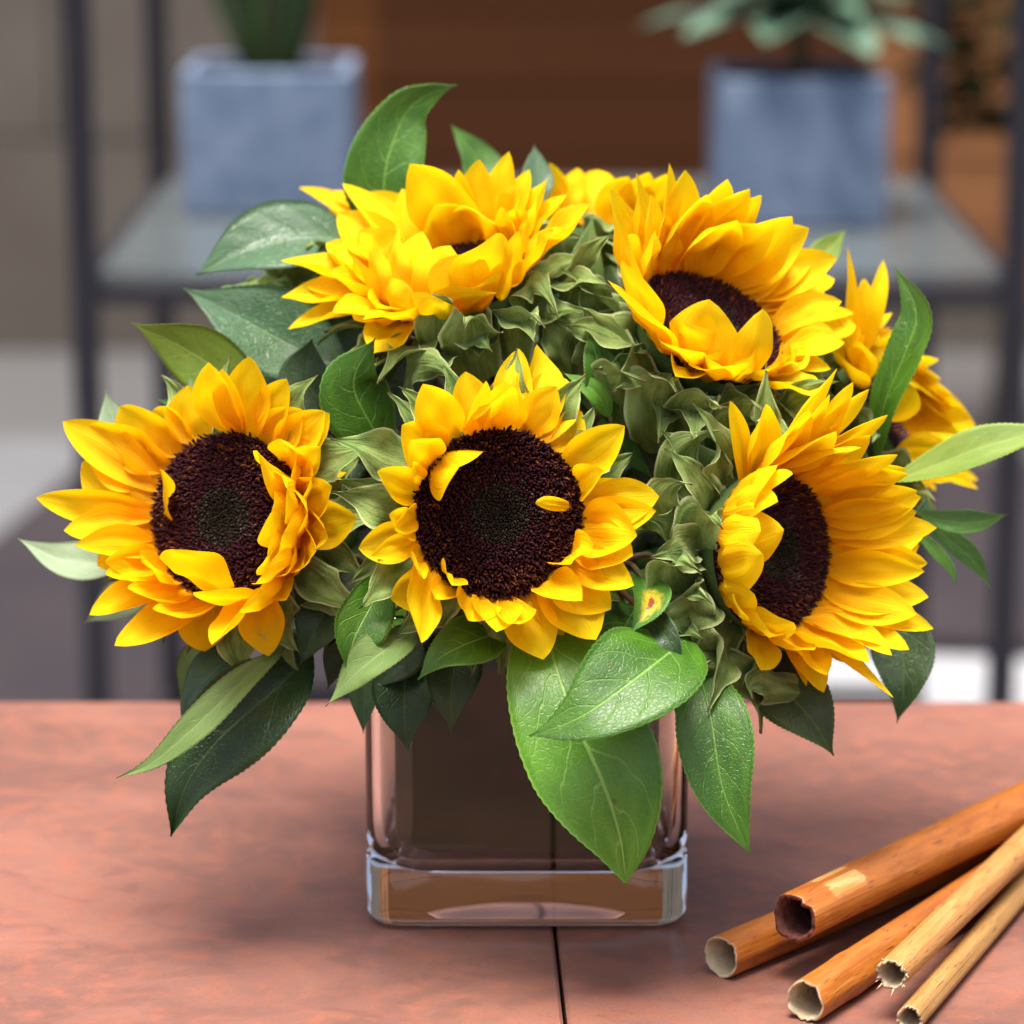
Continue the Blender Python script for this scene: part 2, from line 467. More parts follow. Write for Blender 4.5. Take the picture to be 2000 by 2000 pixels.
TY0, TY1 = -0.42, 0.298
table = empty('table', (0.05, -0.05, GZ))
tag(table, 'table with mottled terracotta tile top split by one dark joint', 'table')
def tile(xa0, xa1, xb0, xb1, y0, y1):   # xa at y0, xb at y1
    v = []
    for z, i in ((-0.012, 0), (-0.0012, 0), (0.0, 0.0012)):
        v += [(xa0 + i, y0 + i, z), (xa1 - i, y0 + i, z), (xb1 - i, y1 - i, z), (xb0 + i, y1 - i, z)]
    f = [(3, 2, 1, 0), (8, 9, 10, 11)]
    for r in (0, 4):
        for k in range(4): f.append((r + k, r + (k + 1) % 4, r + 4 + (k + 1) % 4, r + 4 + k))
    return mesh('tile', v, f, TILE, table, smooth=False)
hg = 0.0008
tile(-0.62, sx(TY0) - hg, -0.62, sx(TY1) - hg, TY0, TY1)
tile(sx(TY0) + hg, 0.72, sx(TY1) + hg, 0.72, TY0, TY1)
box('top_slab', (-0.615, TY0 + 0.004, -0.035), (0.715, TY1 - 0.004, -0.0121), GROUT, table)
for x in (-0.58, 0.65):
    for y in (TY0 + 0.04, TY1 - 0.07):
        box('leg', (x, y, GZ), (x + 0.03, y + 0.03, -0.0355), IRON, table, 0.002)

# ------------------------------------------------------------------ shelf rack, pots and their plants
FL = P(165, 545, 3.0); FRr = P(1985, 547, 3.0)
SZ = FL.z
BLp = PZ(300, 352, SZ); BRp = PZ(1806, 352, SZ)
rx0, rx1 = FL.x, FRr.x; ry0, ry1 = FL.y, (BLp.y + BRp.y) / 2
rack = empty('shelf_rack', ((rx0 + rx1) / 2, (ry0 + ry1) / 2, GZ))
tag(rack, 'dark metal rack with a glass shelf carrying two grey cube pots', 'rack')
pw = 0.0125
for x in (rx0, rx1):
    for y in (ry0, ry1):
        box('post', (x - pw, y - pw, GZ + 0.0005), (x + pw, y + pw, 0.95), IRON, rack, 0.0015)
for zz in (SZ, -0.66):
    for y in (ry0, ry1):
        box('cross_bar', (rx0 + pw + .0005, y - 0.008, zz - 0.024), (rx1 - pw - .0005, y + 0.008, zz - 0.005), IRON, rack, 0.0015)
    for x in (rx0, rx1):
        box('side_bar', (x - 0.008, ry0 + pw + .0005, zz - 0.024), (x + 0.008, ry1 - pw - .0005, zz - 0.005), IRON, rack, 0.0015)
def mat_glass(name, tint, rough=0.0):
    k = M(name)
    k.set(Base_Color=tint, Roughness=rough, IOR=1.5); k.b.inputs['Transmission Weight'].default_value = 1.0
    return k.m
SHELFGLASS = mat_glass('shelf_glass', (0.21, 0.25, 0.26), 0.25)
SHELFGLASS.node_tree.nodes['Principled BSDF'].inputs['Transmission Weight'].default_value = 0.62
box('glass_shelf', (rx0 + 0.012, ry0 + 0.012, SZ - 0.0045), (rx1 - 0.012, ry1 - 0.012, SZ + 0.0035), SHELFGLASS, rack)
PT = SZ + 0.0037

def mat_concrete():
    k = M('blue_grey_concrete')
    co = k.coord()
    n = k.noise(co, 24, 5, 0.65); n2 = k.noise(co, 130, 3, 0.7)
    c = k.mix(k.step(n, 0.3, 0.7), V3(0.095, 0.140, 0.225), V3(0.200, 0.260, 0.360))
    c = k.mix(k.math('MULTIPLY', n2, 0.3), c, V3(0.09, 0.12, 0.19))
    k.set(Base_Color=c, Roughness=0.85, Normal=k.bump(n2, 0.3, 0.001))
    return k.m
CONC = mat_concrete()
SOIL = mat_simple('soil', (0.02, 0.014, 0.010), 0.95, 0.1, c2=(0.045, 0.030, 0.02), scale=120, bump=0.8, bdist=0.006)
def pot(x0, x1, yf, h, label):
    W = x1 - x0; cx = (x0 + x1) / 2; cy = yf + W / 2
    e = empty('cube_pot', (cx, cy, PT)); tag(e, label, 'pot', 'cube pots on the glass shelf')
    V = []; F = []
    hw = W / 2; t = 0.013
    prof = [(0.004, 0), (0, 0.004), (0, h - 0.003), (0.003, h), (t - 0.002, h), (t, h - 0.002), (t, h - 0.03)]
    for ins, z in prof:
        c = 0.006; q = hw - ins; c = min(c, q * 0.3)
        for x, y in ((-q + c, -q), (q - c, -q), (q, -q + c), (q, q - c), (q - c, q), (-q + c, q), (-q, q - c), (-q, -q + c)):
            V.append((cx + x, cy + y, PT + z))
    for r in range(len(prof) - 1):
        for k in range(8):
            a_ = r * 8 + k; b_ = r * 8 + (k + 1) % 8
            F.append((a_, b_, b_ + 8, a_ + 8))
    F.append(tuple(reversed(range(8))))
    mesh('pot_wall', V, F, CONC, e, smooth=False)
    N = 10; sv_ = []; q = hw - t - 0.0005
    for i in range(N + 1):
        for j in range(N + 1):
            sv_.append((cx - q + 2 * q * i / N, cy - q + 2 * q * j / N, PT + h - 0.012 + random.uniform(-.003, .004)))
    mesh('soil', sv_, grid_faces(N, N, 0, True), SOIL, e)
    return cx, cy, PT + h - 0.012
pl = PZ(358, 430, SZ); pr = PZ(688, 430, SZ)
c1 = pot(pl.x, pr.x, pl.y, 0.152, 'blue-grey concrete cube pot holding the dark tuft of upright blades')
pl2 = PZ(1402, 452, SZ); pr2 = PZ(1731, 452, SZ)
c2 = pot(pl2.x, pr2.x, pl2.y, 0.153, 'blue-grey concrete cube pot holding the broad-leaved green rosette')

def blade(base, tip, mid, wid, nu=8, nv=2, fold=0.25, nref=None):
    V = []; UVs = []
    for i in range(nu + 1):
        u = i / nu
        p = bez([base, mid, tip], u)
        t = (bez([base, mid, tip], min(u + .02, 1)) - bez([base, mid, tip], max(u - .02, 0))).normalized()
        nr = nref if nref is not None else Vector((0, -1, 0.3))
        s = t.cross(nr)
        s = s.normalized() if s.length > 1e-4 else Vector((1, 0, 0))
        m = s.cross(t)
        ww = wid * (math.sin(math.pi * (0.12 + 0.88 * u)) ** 0.7) * (1 if u < 1 else 0.02)
        for j in range(nv + 1):
            v = -1 + 2 * j / nv
            V.append(p + s * ww * v * 0.5 + m * abs(v) * ww * fold); UVs.append((u, j / nv))
    return V, grid_faces(nu, nv), UVs
BLADE_G = mat_simple('blade_green', (0.035, 0.085, 0.018), 0.55, 0.3, c2=(0.02, 0.05, 0.012), scale=20)
BLADE_D = mat_simple('blade_dark', (0.022, 0.014, 0.012), 0.6, 0.3, c2=(0.03, 0.035, 0.012), scale=20)
tuft = empty('tufted_plant', c1); tag(tuft, 'dark tuft of narrow upright blades growing in a cube pot', 'plant')
for i in range(46):
    a = random.uniform(0, 2 * math.pi); r = 0.028 * math.sqrt(random.random())
    b = Vector((c1[0] + r * math.cos(a), c1[1] + r * math.sin(a), c1[2] - 0.004))
    L = random.uniform(0.14, 0.26); sp = random.uniform(0.01, 0.09)
    tp = b + Vector((math.cos(a) * sp - 0.006, math.sin(a) * sp, L))
    md = b + Vector((math.cos(a) * sp * 0.35, math.sin(a) * sp * 0.35, L * 0.6))
    v, f, uv_ = blade(b, tp, md, random.uniform(0.006, 0.011))
    mesh('blade', v, f, BLADE_G if (math.cos(a) < -0.1 and random.random() < .8) or random.random() < .25 else BLADE_D, tuft)
ros = empty('rosette_plant', c2); tag(ros, 'rosette of broad green leaves growing in a cube pot', 'plant')
v, f = tube_geo([Vector(c2) + Vector((0, 0, -.004)), Vector(c2) + Vector((.003, 0, 0.02)), Vector(c2) + Vector((0, 0, 0.076))], [.013, .010, .011], 8)
mesh('stalk', v, f, TWIG, ros)
ROSG = mat_simple('rosette_green', (0.16, 0.36, 0.03), 0.4, 0.4, c2=(0.09, 0.25, 0.02), scale=20)
ROSB = mat_simple('rosette_grey_green', (0.11, 0.19, 0.13), 0.45, 0.4, c2=(0.07, 0.14, 0.09), scale=20)
for ring, (nn, L, el, z0, mt) in enumerate(((10, 0.155, -4, 0.062, ROSB), (9, 0.130, 12, 0.065, ROSB), (8, 0.10, 34, 0.068, ROSG), (6, 0.075, 60, 0.070, ROSG))):
    for i in range(nn):
        a = 2 * math.pi * (i + 0.37 * ring) / nn + random.uniform(-.12, .12); e_ = R_(el + random.uniform(-6, 6))
        b = Vector((c2[0], c2[1], c2[2] + z0)); d = Vector((math.cos(a), math.sin(a), 0))
        tp = b + (d * math.cos(e_) + Vector((0, 0, 1)) * math.sin(e_)) * L * random.uniform(.9, 1.1)
        md = b.lerp(tp, 0.5) + Vector((0, 0, 0.022)) - d * 0.004
        v, f, uv_ = blade(b, tp, md, L * 0.42, 10, 4, 0.12, Vector((-d.x * .6, -d.y * .6, 1)))
        mesh('leaf', v, f, mt, ros)

# leafy shrub beside the boards
shx, shy = 0.815, 4.2
shrub = empty('shrub', (shx + 0.02, shy, GZ)); tag(shrub, 'dark green leafy shrub standing in front of the tan wall boards', 'shrub')
tr = [Vector((shx + .02, shy, GZ)), Vector((shx + .04, shy, -0.2)), Vector((shx + .02, shy + .01, 0.25)), Vector((shx + .05, shy, 0.75))]
v, f = tube_geo(spline(tr, 12), [0.016 - 0.0009 * i for i in range(13)], 7)
mesh('trunk', v, f, TWIG, shrub)
gs = []
for i in range(900):
    a = random.uniform(0, 2 * math.pi); zc = random.uniform(-0.22, 0.45)
    rr = 0.19 * math.sqrt(random.random()) * min(1, 0.45 + 2.5 * (zc + 0.21))
    c = Vector((shx + .03 + rr * math.cos(a) * 1.1, shy + rr * math.sin(a), zc))
    d = Vector((math.cos(a), math.sin(a), random.uniform(-.7, .3))).normalized()
    L = random.uniform(0.045, 0.08)
    v, f, _ = blade(c, c + d * L, c + d * L * .5 + Vector((0, 0, .01)), L * .5, 3, 2, 0.1, Vector((random.uniform(-.5, .5), random.uniform(-.5, .5), 1)))
    gs.append((v, f))
v, f = join(gs)
cr = mesh('crown', v, f, mat_simple('shrub_leaf', (0.016, 0.036, 0.010), 0.6, 0.2, c2=(0.008, 0.018, 0.006), scale=9), shrub)
tag(cr, kind='stuff')

# ------------------------------------------------------------------ glass vase
VW, VH = 0.1253, 0.127
VCX, VCY = P(1029, 1815, 1.234).x, VW / 2
def rsq(hw, r, n=7):
    out = []
    for cx, cy, a0 in ((hw - r, hw - r, 0), (-hw + r, hw - r, 90), (-hw + r, -hw + r, 180), (hw - r, -hw + r, 270)):
        for k in range(n + 1):
            a = R_(a0 + 90 * k / n)
            out.append((cx + r * math.cos(a), cy + r * math.sin(a)))
    return out
vase = empty('glass_vase', (VCX, VCY, 0)); tag(vase, 'square clear glass vase lined with a dark leaf holding the sunflowers', 'vase')
hw = VW / 2
prof = [(0.006, 0.003, 0.0018), (hw - 0.042, 0.010, 0.0016), (hw - 0.028, 0.009, 0.0012), (hw - 0.018, 0.009, 0.0008), (hw - 0.010, 0.010, 0.0007), (hw - 0.006, 0.010, 0.0005), (hw - 0.0032, 0.011, 0.0013), (hw - 0.0012, 0.012, 0.0032), (hw, 0.0125, 0.0075)]
prof += [(hw, 0.0125, 0.0075 + (VH - 0.0105) * i / 6) for i in range(1, 7)]
prof += [(hw - 0.0009, 0.012, VH - 0.0008), (hw - 0.0025, 0.011, VH), (hw - 0.0041, 0.010, VH - 0.0008), (hw - 0.005, 0.0095, VH - 0.003)]
prof += [(hw - 0.005, 0.0095, VH - 0.003 - (VH - 0.045) * i / 6) for i in range(1, 7)]
prof += [(hw - 0.0056, 0.0095, 0.034), (hw - 0.0070, 0.010, 0.0285), (hw - 0.0100, 0.011, 0.0240), (hw - 0.0150, 0.012, 0.0208), (hw - 0.024, 0.012, 0.0185), (hw - 0.040, 0.010, 0.0174), (0.006, 0.003, 0.0170)]
def smooth_profile(pr, k=4):
    out = []
    q = [pr[0]] + pr + [pr[-1]]
    for i in range(1, len(q) - 2):
        a, b, c, d = (np.array(q[j]) for j in (i - 1, i, i + 1, i + 2))
        for t in np.arange(k) / k:
            out.append(tuple(0.5 * (2 * b + (c - a) * t + (2 * a - 5 * b + 4 * c - d) * t * t + (3 * b - a - 3 * c + d) * t ** 3)))
    return out + [pr[-1]]
prof = smooth_profile(prof[:10]) + prof[10:24] + smooth_profile(prof[24:])
V = []; F = []; m_ = 32
for q, r, z in prof:
    V += [(VCX + x, VCY + y, z) for x, y in rsq(q, r)]
for i in range(len(prof) - 1):
    for k in range(m_):
        a_ = i * m_ + k; b_ = i * m_ + (k + 1) % m_
        F.append((a_, b_, b_ + m_, a_ + m_))
F.append(tuple(reversed(range(m_)))); F.append(tuple(range((len(prof) - 1) * m_, len(prof) * m_)))
VGLASS = mat_glass('vase_glass', (0.965, 0.985, 0.98))
mesh('glass_body', V, F, VGLASS, vase)
# the leaf that lines it: two wraps overlapping on the front
def mat_lining():
    k = M('lining_leaf')
    co = k.coord()
    n = k.noise(k.mapping(co, (12, 12, 90)), 1.0, 4, 0.6); n2 = k.noise(co, 22, 3, 0.5)
    c = k.mix(n2, V3(0.012, 0.016, 0.003), V3(0.034, 0.042, 0.007))
    c = k.mix(k.math('MULTIPLY', n, 0.35), c, V3(0.040, 0.042, 0.010))
    k.b.inputs['Specular IOR Level'].default_value = 0.04
    k.set(Base_Color=c, Roughness=0.6, Normal=k.bump(n, 0.3, 0.0008))
    return k.m
LIN = mat_lining()
def lining(ins, i0, i1, zlo, zhi, extra=()):
    ring = [(x * (hw - 0.0105) / (hw - ins), y) for x, y in rsq(hw - ins, 0.012)]
    pts = [ring[i % 32] for i in range(i0, i1)]
    pts = list(extra[0:1]) + pts + list(extra[1:2])
    V = []; nz = 6
    for x, y in pts:
        for k in range(nz + 1):
            t = k / nz
            V.append((VCX + x, VCY + y, zlo(x) * (1 - t) + zhi * t))
    return mesh('lining_leaf', V, grid_faces(len(pts) - 1, nz), LIN, vase)
yy = -(hw - 0.0046)
lining(0.0046, 8, 24, lambda x: 0.0345 + 0.02 * max(0, -x - 0.03), VH - 0.004, ((0.02, hw - 0.0046), (-0.004, yy)))
lining(0.00485, 24, 40, lambda x: 0.0330, VH - 0.006, ((-0.016, -(hw - 0.00485)), (-0.01, hw - 0.00485)))
v, f = box_geo((VCX - hw + 0.016, VCY - hw + 0.016, 0.0235), (VCX + hw - 0.016, VCY + hw - 0.016, 0.034), 0.004)
mesh('folded_leaf', v, f, LIN, vase)

# ------------------------------------------------------------------ canes
def mat_cane(name, c1, c2, c3, patch=False):
    k = M(name)
    uv = k.coord('UV')
    rnd = k.node('ShaderNodeObjectInfo').outputs['Random']
    off = k.node('ShaderNodeCombineXYZ'); k.put(off.inputs[0], k.math('MULTIPLY', rnd, 31.0)); k.put(off.inputs[1], k.math('MULTIPLY', rnd, 11.0))
    add = k.node('ShaderNodeVectorMath', operation='ADD'); k.l.new(uv, add.inputs[0]); k.l.new(off.outputs[0], add.inputs[1])
    st = k.noise(k.mapping(add.outputs[0], (7, 22, 1)), 1.0, 5, 0.65)
    bl = k.noise(k.mapping(add.outputs[0], (38, 7, 1)), 1.0, 5, 0.65)
    sp = k.noise(k.mapping(add.outputs[0], (95, 20, 1)), 1.0, 4, 0.65)
    c = k.mix(k.step(bl, 0.32, 0.68), c1, c2)
    c = k.mix(k.math('MULTIPLY', k.step(st, 0.5, 0.72), 0.6), c, c3)
    c = k.mix(k.math('MULTIPLY', k.step(sp, 0.58, 0.66), 0.8), c, V3(0.07, 0.020, 0.008))
    wn_ = k.noise(k.mapping(add.outputs[0], (24, 9, 1), (5, 5, 0)), 1.0, 5, 0.7)
    c = k.mix(k.math('MULTIPLY', k.step(wn_, 0.60, 0.68), 0.55), c, V3(0.60, 0.33, 0.11))
    if patch:
        ss = k.node('ShaderNodeSeparateXYZ'); k.l.new(uv, ss.inputs[0])
        uu = k.math('ADD', ss.outputs[0], k.math('MULTIPLY', k.math('SUBTRACT', sp, 0.5), 0.010))
        mk = k.math('MULTIPLY', k.math('MULTIPLY', k.step(uu, 0.0165, 0.0185), k.step(uu, 0.0405, 0.0395)), k.math('MULTIPLY', k.step(ss.outputs[1], 0.03, 0.06), k.step(k.math('ADD', ss.outputs[1], k.math('MULTIPLY', st, 0.2)), 0.44, 0.36)))
        c = k.mix(k.math('MULTIPLY', mk, 0.8), c, k.mix(k.step(bl, .45, .6), V3(0.58, 0.26, 0.06), V3(0.66, 0.44, 0.17)))
    k.set(Base_Color=c, Roughness=0.36, Normal=k.bump(k.math('ADD', st, k.math('MULTIPLY', sp, 0.3)), 0.4, 0.0009))
    return k.m
CANE_O = mat_cane('cane_orange', (0.33, 0.095, 0.010), (0.45, 0.150, 0.022), (0.15, 0.034, 0.005))
CANE_P = mat_cane('cane_orange_peeled', (0.33, 0.095, 0.010), (0.45, 0.150, 0.022), (0.15, 0.034, 0.005), True)
CANE_T = mat_cane('cane_tan', (0.43, 0.19, 0.045), (0.52, 0.27, 0.085), (0.32, 0.105, 0.020))
CANE_Y = mat_cane('cane_straw', (0.36, 0.19, 0.050), (0.44, 0.25, 0.08), (0.22, 0.10, 0.025))
PITH = mat_simple('cane_pith', (0.52, 0.43, 0.28), 0.8, 0.2, c2=(0.42, 0.33, 0.20), scale=250, bump=0.3)
PITH_R = mat_simple('cane_pith_red', (0.16, 0.055, 0.040), 0.85, 0.2, c2=(0.07, 0.022, 0.018), scale=300, bump=0.5)

def cane(A, B, L, r, mats, label, seed, wall=0.22, rough=0.10, split=None, nodes=(0.12, 0.25)):
    rs = random.Random(seed)
    A = Vector(A); t = (Vector(B) - A).normalized()
    root = empty('cane', A); tag(root, label, 'cane', 'hollow canes lying on the table')
    ref = Vector((0, 0, 1)); ref = (ref - t * ref.dot(t)).normalized(); b = t.cross(ref)
    n = 36; nl = 46
    fl = [1 + 0.035 * math.sin(3 * k / n * 2 * math.pi + seed) + 0.02 * math.sin(7 * k / n * 2 * math.pi + 2 * seed) for k in range(n)]
    jag = [rs.uniform(-1, 1) * rough * r * (1.5 if rs.random() < .15 else 1) for _ in range(n)]
    V = []; UVs = []; F = []; mi = []
    def ring(s, rad, jg, u):
        for k in range(n):
            a = 2 * math.pi * k / n
            rr = rad * fl[k]
            if split is not None:
                da = abs((a - split + math.pi) % (2 * math.pi) - math.pi)
                if da < 0.22: rr *= 1 - 0.16 * (1 - da / 0.22)
            V.append(A + t * (s + jg * jag[k]) + (ref * math.cos(a) + b * math.sin(a)) * rr)
            UVs.append((u, k / n * 2 if k <= n / 2 else (n - k) / n * 2))
    nr = 0
    ring(L * 0.6, r * (1 - wall), 0, .6); nr += 1       # inner bore far end
    for i in range(5):
        s = 0.05 * (1 - i / 4)
        ring(s, r * (1 - wall), 1 if i == 4 else 0, s); nr += 1
    inner = nr - 1
    ring(0, r * 0.97, 1, 0); nr += 1
    rim = nr - 1
    for i in range(nl + 1):
        s = 0.0008 + (L - 0.0008) * i / nl
        rr = r * (1 + 0.012 * math.sin(9 * s / L + seed))
        for nd in nodes:
            rr *= 1 + 0.05 * math.exp(-((s - nd) / 0.0035) ** 2)
        ring(s, rr, max(0, 1 - s / 0.004), s); nr += 1
    for i in range(nr - 1):
        for k in range(n):
            a_ = i * n + k; b_ = i * n + (k + 1) % n
            F.append((a_, b_, b_ + n, a_ + n)); mi.append(1 if i <= rim - 1 else 0)
    F.append(tuple(range((nr - 1) * n, nr * n))); mi.append(1)
    mesh('hollow_stalk', V, F, mats, root, uv=UVs, midx=mi)
    return root, t, ref, b
r2 = 0.0083; r1 = 0.0094; r3 = 0.0079; r4 = 0.0059; r5 = 0.0050
q1 = cane(PZ(1550, 1794, 0.0266), PZ(2000, 1577, 0.0210), 0.36, r1, [CANE_P, PITH_R], 'thick orange cane with dark red bore lying across another cane', 3, 0.20, 0.14, nodes=(0.045, 0.2))
cane(PZ(1408, 1869, r2), PZ(1807, 1702, r2), 0.34, r2, [CANE_O, PITH], 'orange cane with cream bore lying underneath the thick red-bored cane', 5, 0.14, 0.07)
cane(PZ(1573, 1956, r3), PZ(1898, 1745, r3), 0.33, r3, [CANE_O, PITH], 'orange cane with cream bore and dark scars underneath the slim frayed cane', 8, 0.15, 0.09, nodes=(0.03, 0.2))
q4 = cane(PZ(1741, 1904, 0.0185), PZ(1988, 1664, 0.0195), 0.33, r4, [CANE_T, PITH], 'slim pale tan cane with frayed white end lying on another cane', 11, 0.22, 0.22, nodes=(0.09, 0.22))
cane(PZ(1776, 1990, r5), PZ(1990, 1742, r5), 0.33, r5, [CANE_Y, PITH], 'thin straw coloured cane with a long dark split along its side', 14, 0.22, 0.22, split=5.35, nodes=(0.14,))
# frayed fibres on the slim cane
root, t, ref, b = q4
A4 = Vector(root.location); gs = []
for k in range(9):
    a = random.uniform(0, 6.28); d = (ref * math.cos(a) + b * math.sin(a))
    p0 = A4 + d * r4 * 0.95
    p1 = p0 - t * random.uniform(.001, .004) + d * random.uniform(0.0, .002)
    gs.append(tube_geo([p0 + t * .003, p0, p1], [.0004, .0004, .0001], 5))
v, f = join(gs); tag(mesh('frayed_fibres', v, f, PITH, root), kind='stuff')

# ------------------------------------------------------------------ sunflowers
def floret_geo(C, n, r, u, R, dome, N, rs):
    V = []; F = []; colr = []
    for k in range(N):
        q = math.sqrt((k + 0.5) / N); a = k * 2.399963
        rad = R * q
        h = dome * (1 - q ** 2.4) - 0.0030 * math.exp(-(q / 0.25) ** 2)
        base = C + (r * math.cos(a) + u * math.sin(a)) * rad + n * h
        out = (r * math.cos(a) + u * math.sin(a))
        lean = 0.45 * (q - 0.45) + rs.uniform(-.4, .4)
        sidev = n.cross(out)
        ax = (n + out * lean + sidev * rs.uniform(-.45, .45)).normalized()
        ln = (0.0016 + 0.0021 * min(1, max(0, (q - 0.35) / 0.45))) * rs.uniform(0.65, 1.3)
        wd = R * 0.0180 * (0.72 + 0.35 * q)
        if q < 0.36: cbase = (0.012, 0.009, 0.006); ctip = (0.024, 0.017, 0.011)
        elif q < 0.70: cbase = (0.014, 0.003, 0.005); ctip = (0.042, 0.0065, 0.012)
        else: cbase = (0.016, 0.003, 0.004); ctip = (0.048, 0.008, 0.012)
        if q > 0.58 and rs.random() < 0.15 * min(1, (q - .55) * 6): ctip = (0.17, 0.047, 0.006)
        if 0.2 < q < 0.5 and rs.random() < 0.12: ctip = (0.06, 0.05, 0.04)
        j = rs.uniform(0.7, 1.25); ctip = tuple(x * j for x in ctip)
        o1 = ax.orthogonal().normalized(); o2 = ax.cross(o1)
        b0 = len(V)
        for lv, sc, cc in ((0, 0.9, cbase), (0.6, 0.9, ctip), (1.0, 0.30, ctip)):
            for m in range(4):
                aa = m * math.pi / 2 + a
                V.append(base + ax * ln * lv + (o1 * math.cos(aa) + o2 * math.sin(aa)) * wd * sc); colr.append(cc)
        for lv in range(2):
            for m in range(4):
                p_ = b0 + lv * 4 + m; q_ = b0 + lv * 4 + (m + 1) % 4
                F.append((p_, q_, q_ + 4, p_ + 4))
        F.append((b0 + 8, b0 + 9, b0 + 10, b0 + 11))
    return V, F, colr

def petal_geo(B, C1, T, wid, sref, cup, rs, curl=0.0, roll=0.0, nu=16, nv=8):
    V = []; UVs = []
    ps = [B, C1, T]
    L = (T - B).length
    ph = rs.uniform(0, 6.28); wob = rs.uniform(0.02, 0.07); pk = rs.uniform(0.42, 0.56); tw = rs.uniform(-.35, .35)
    wv = rs.uniform(-.06, .06)
    for i in range(nu + 1):
        x = i / nu
        p = bez(ps, x)
        t = (bez(ps, min(x + .02, 1)) - bez(ps, max(x - .02, 0))).normalized()
        s = sref - t * sref.dot(t)
        s = s.normalized() if s.length > 0.05 else t.orthogonal().normalized()
        s = Quaternion(t, roll + tw * x) @ s
        m = t.cross(s)
        p = p + s * wv * L * math.sin(math.pi * x)
        # width: narrow claw, broad middle, drawn out to a point
        g = (x / pk) if x < pk else 1 - (x - pk) / (1 - pk)
        ww = (0.30 + 0.70 * math.sin(g * math.pi / 2) ** 0.9) if x < pk else max(0.0, math.sin(g * math.pi / 2)) ** 0.72
        ww = wid * 1.17 * max(ww, 0.02)
        for j in range(nv + 1):
            v = -1 + 2 * j / nv
            hgt = cup * ww * (v * v - 0.35) + 0.060 * ww * math.cos(v * math.pi * 2.0) * math.sin(math.pi * min(1, x * 1.1))
            hgt += wob * ww * math.sin(x * 7 + ph) * v + wob * 0.7 * ww * math.sin(x * 12 + ph * 2 + v * 2.5)
            V.append(p + s * ww * v * 0.5 + m * hgt); UVs.append((x, j / nv))
    return V, grid_faces(nu, nv), UVs

def bract_geo(B, C1, C2, T, wid, sref, rs, ruffle, nu=22, nv=8):
    V = []; UVs = []; ps = [B, C1, C2, T]   # root, two shaping points, tip
    ph = rs.uniform(0, 6.28); ph2 = rs.uniform(0, 6.28); tw = rs.uniform(-.6, .6); fq = rs.uniform(7, 11)
    for i in range(nu + 1):
        x = i / nu
        p = bez(ps, x)
        t = (bez(ps, min(x + .02, 1)) - bez(ps, max(x - .02, 0))).normalized()
        s = sref - t * sref.dot(t)
        s = s.normalized() if s.length > 0.05 else t.orthogonal().normalized()
        s = Quaternion(t, tw * x) @ s
        m = t.cross(s)
        if x < 0.5: ww = 0.75 + 0.25 * math.sin(x / 0.5 * math.pi / 2)
        else:
            g = 1 - (x - 0.5) / 0.5
            ww = 0.25 * g + 0.75 * g ** 1.35
        ww = wid * max(ww, 0.012)
        for j in range(nv + 1):
            v = -1 + 2 * j / nv
            e = abs(v) ** 1.7
            hgt = ruffle * wid * e * math.sin(x * fq + ph + (1.9 if v > 0 else 0) + ph2 * (v > 0)) * math.sin(math.pi * min(1, x * 1.15 + .08))
            hgt += 0.16 * ww * (v * v - .3) + 0.014 * wid * math.sin(x * fq * 2.1 + v * 5 + ph) + 0.022 * wid * math.cos(v * 6 + x * 3 + ph2)
            ed = 0.018 * wid * math.sin(x * fq * 3.3 + ph2 + v) * (abs(v) ** 6)
            V.append(p + s * (ww * v * 0.5 + ed) + m * hgt); UVs.append((x, j / nv))
    return V, grid_faces(nu, nv), UVs

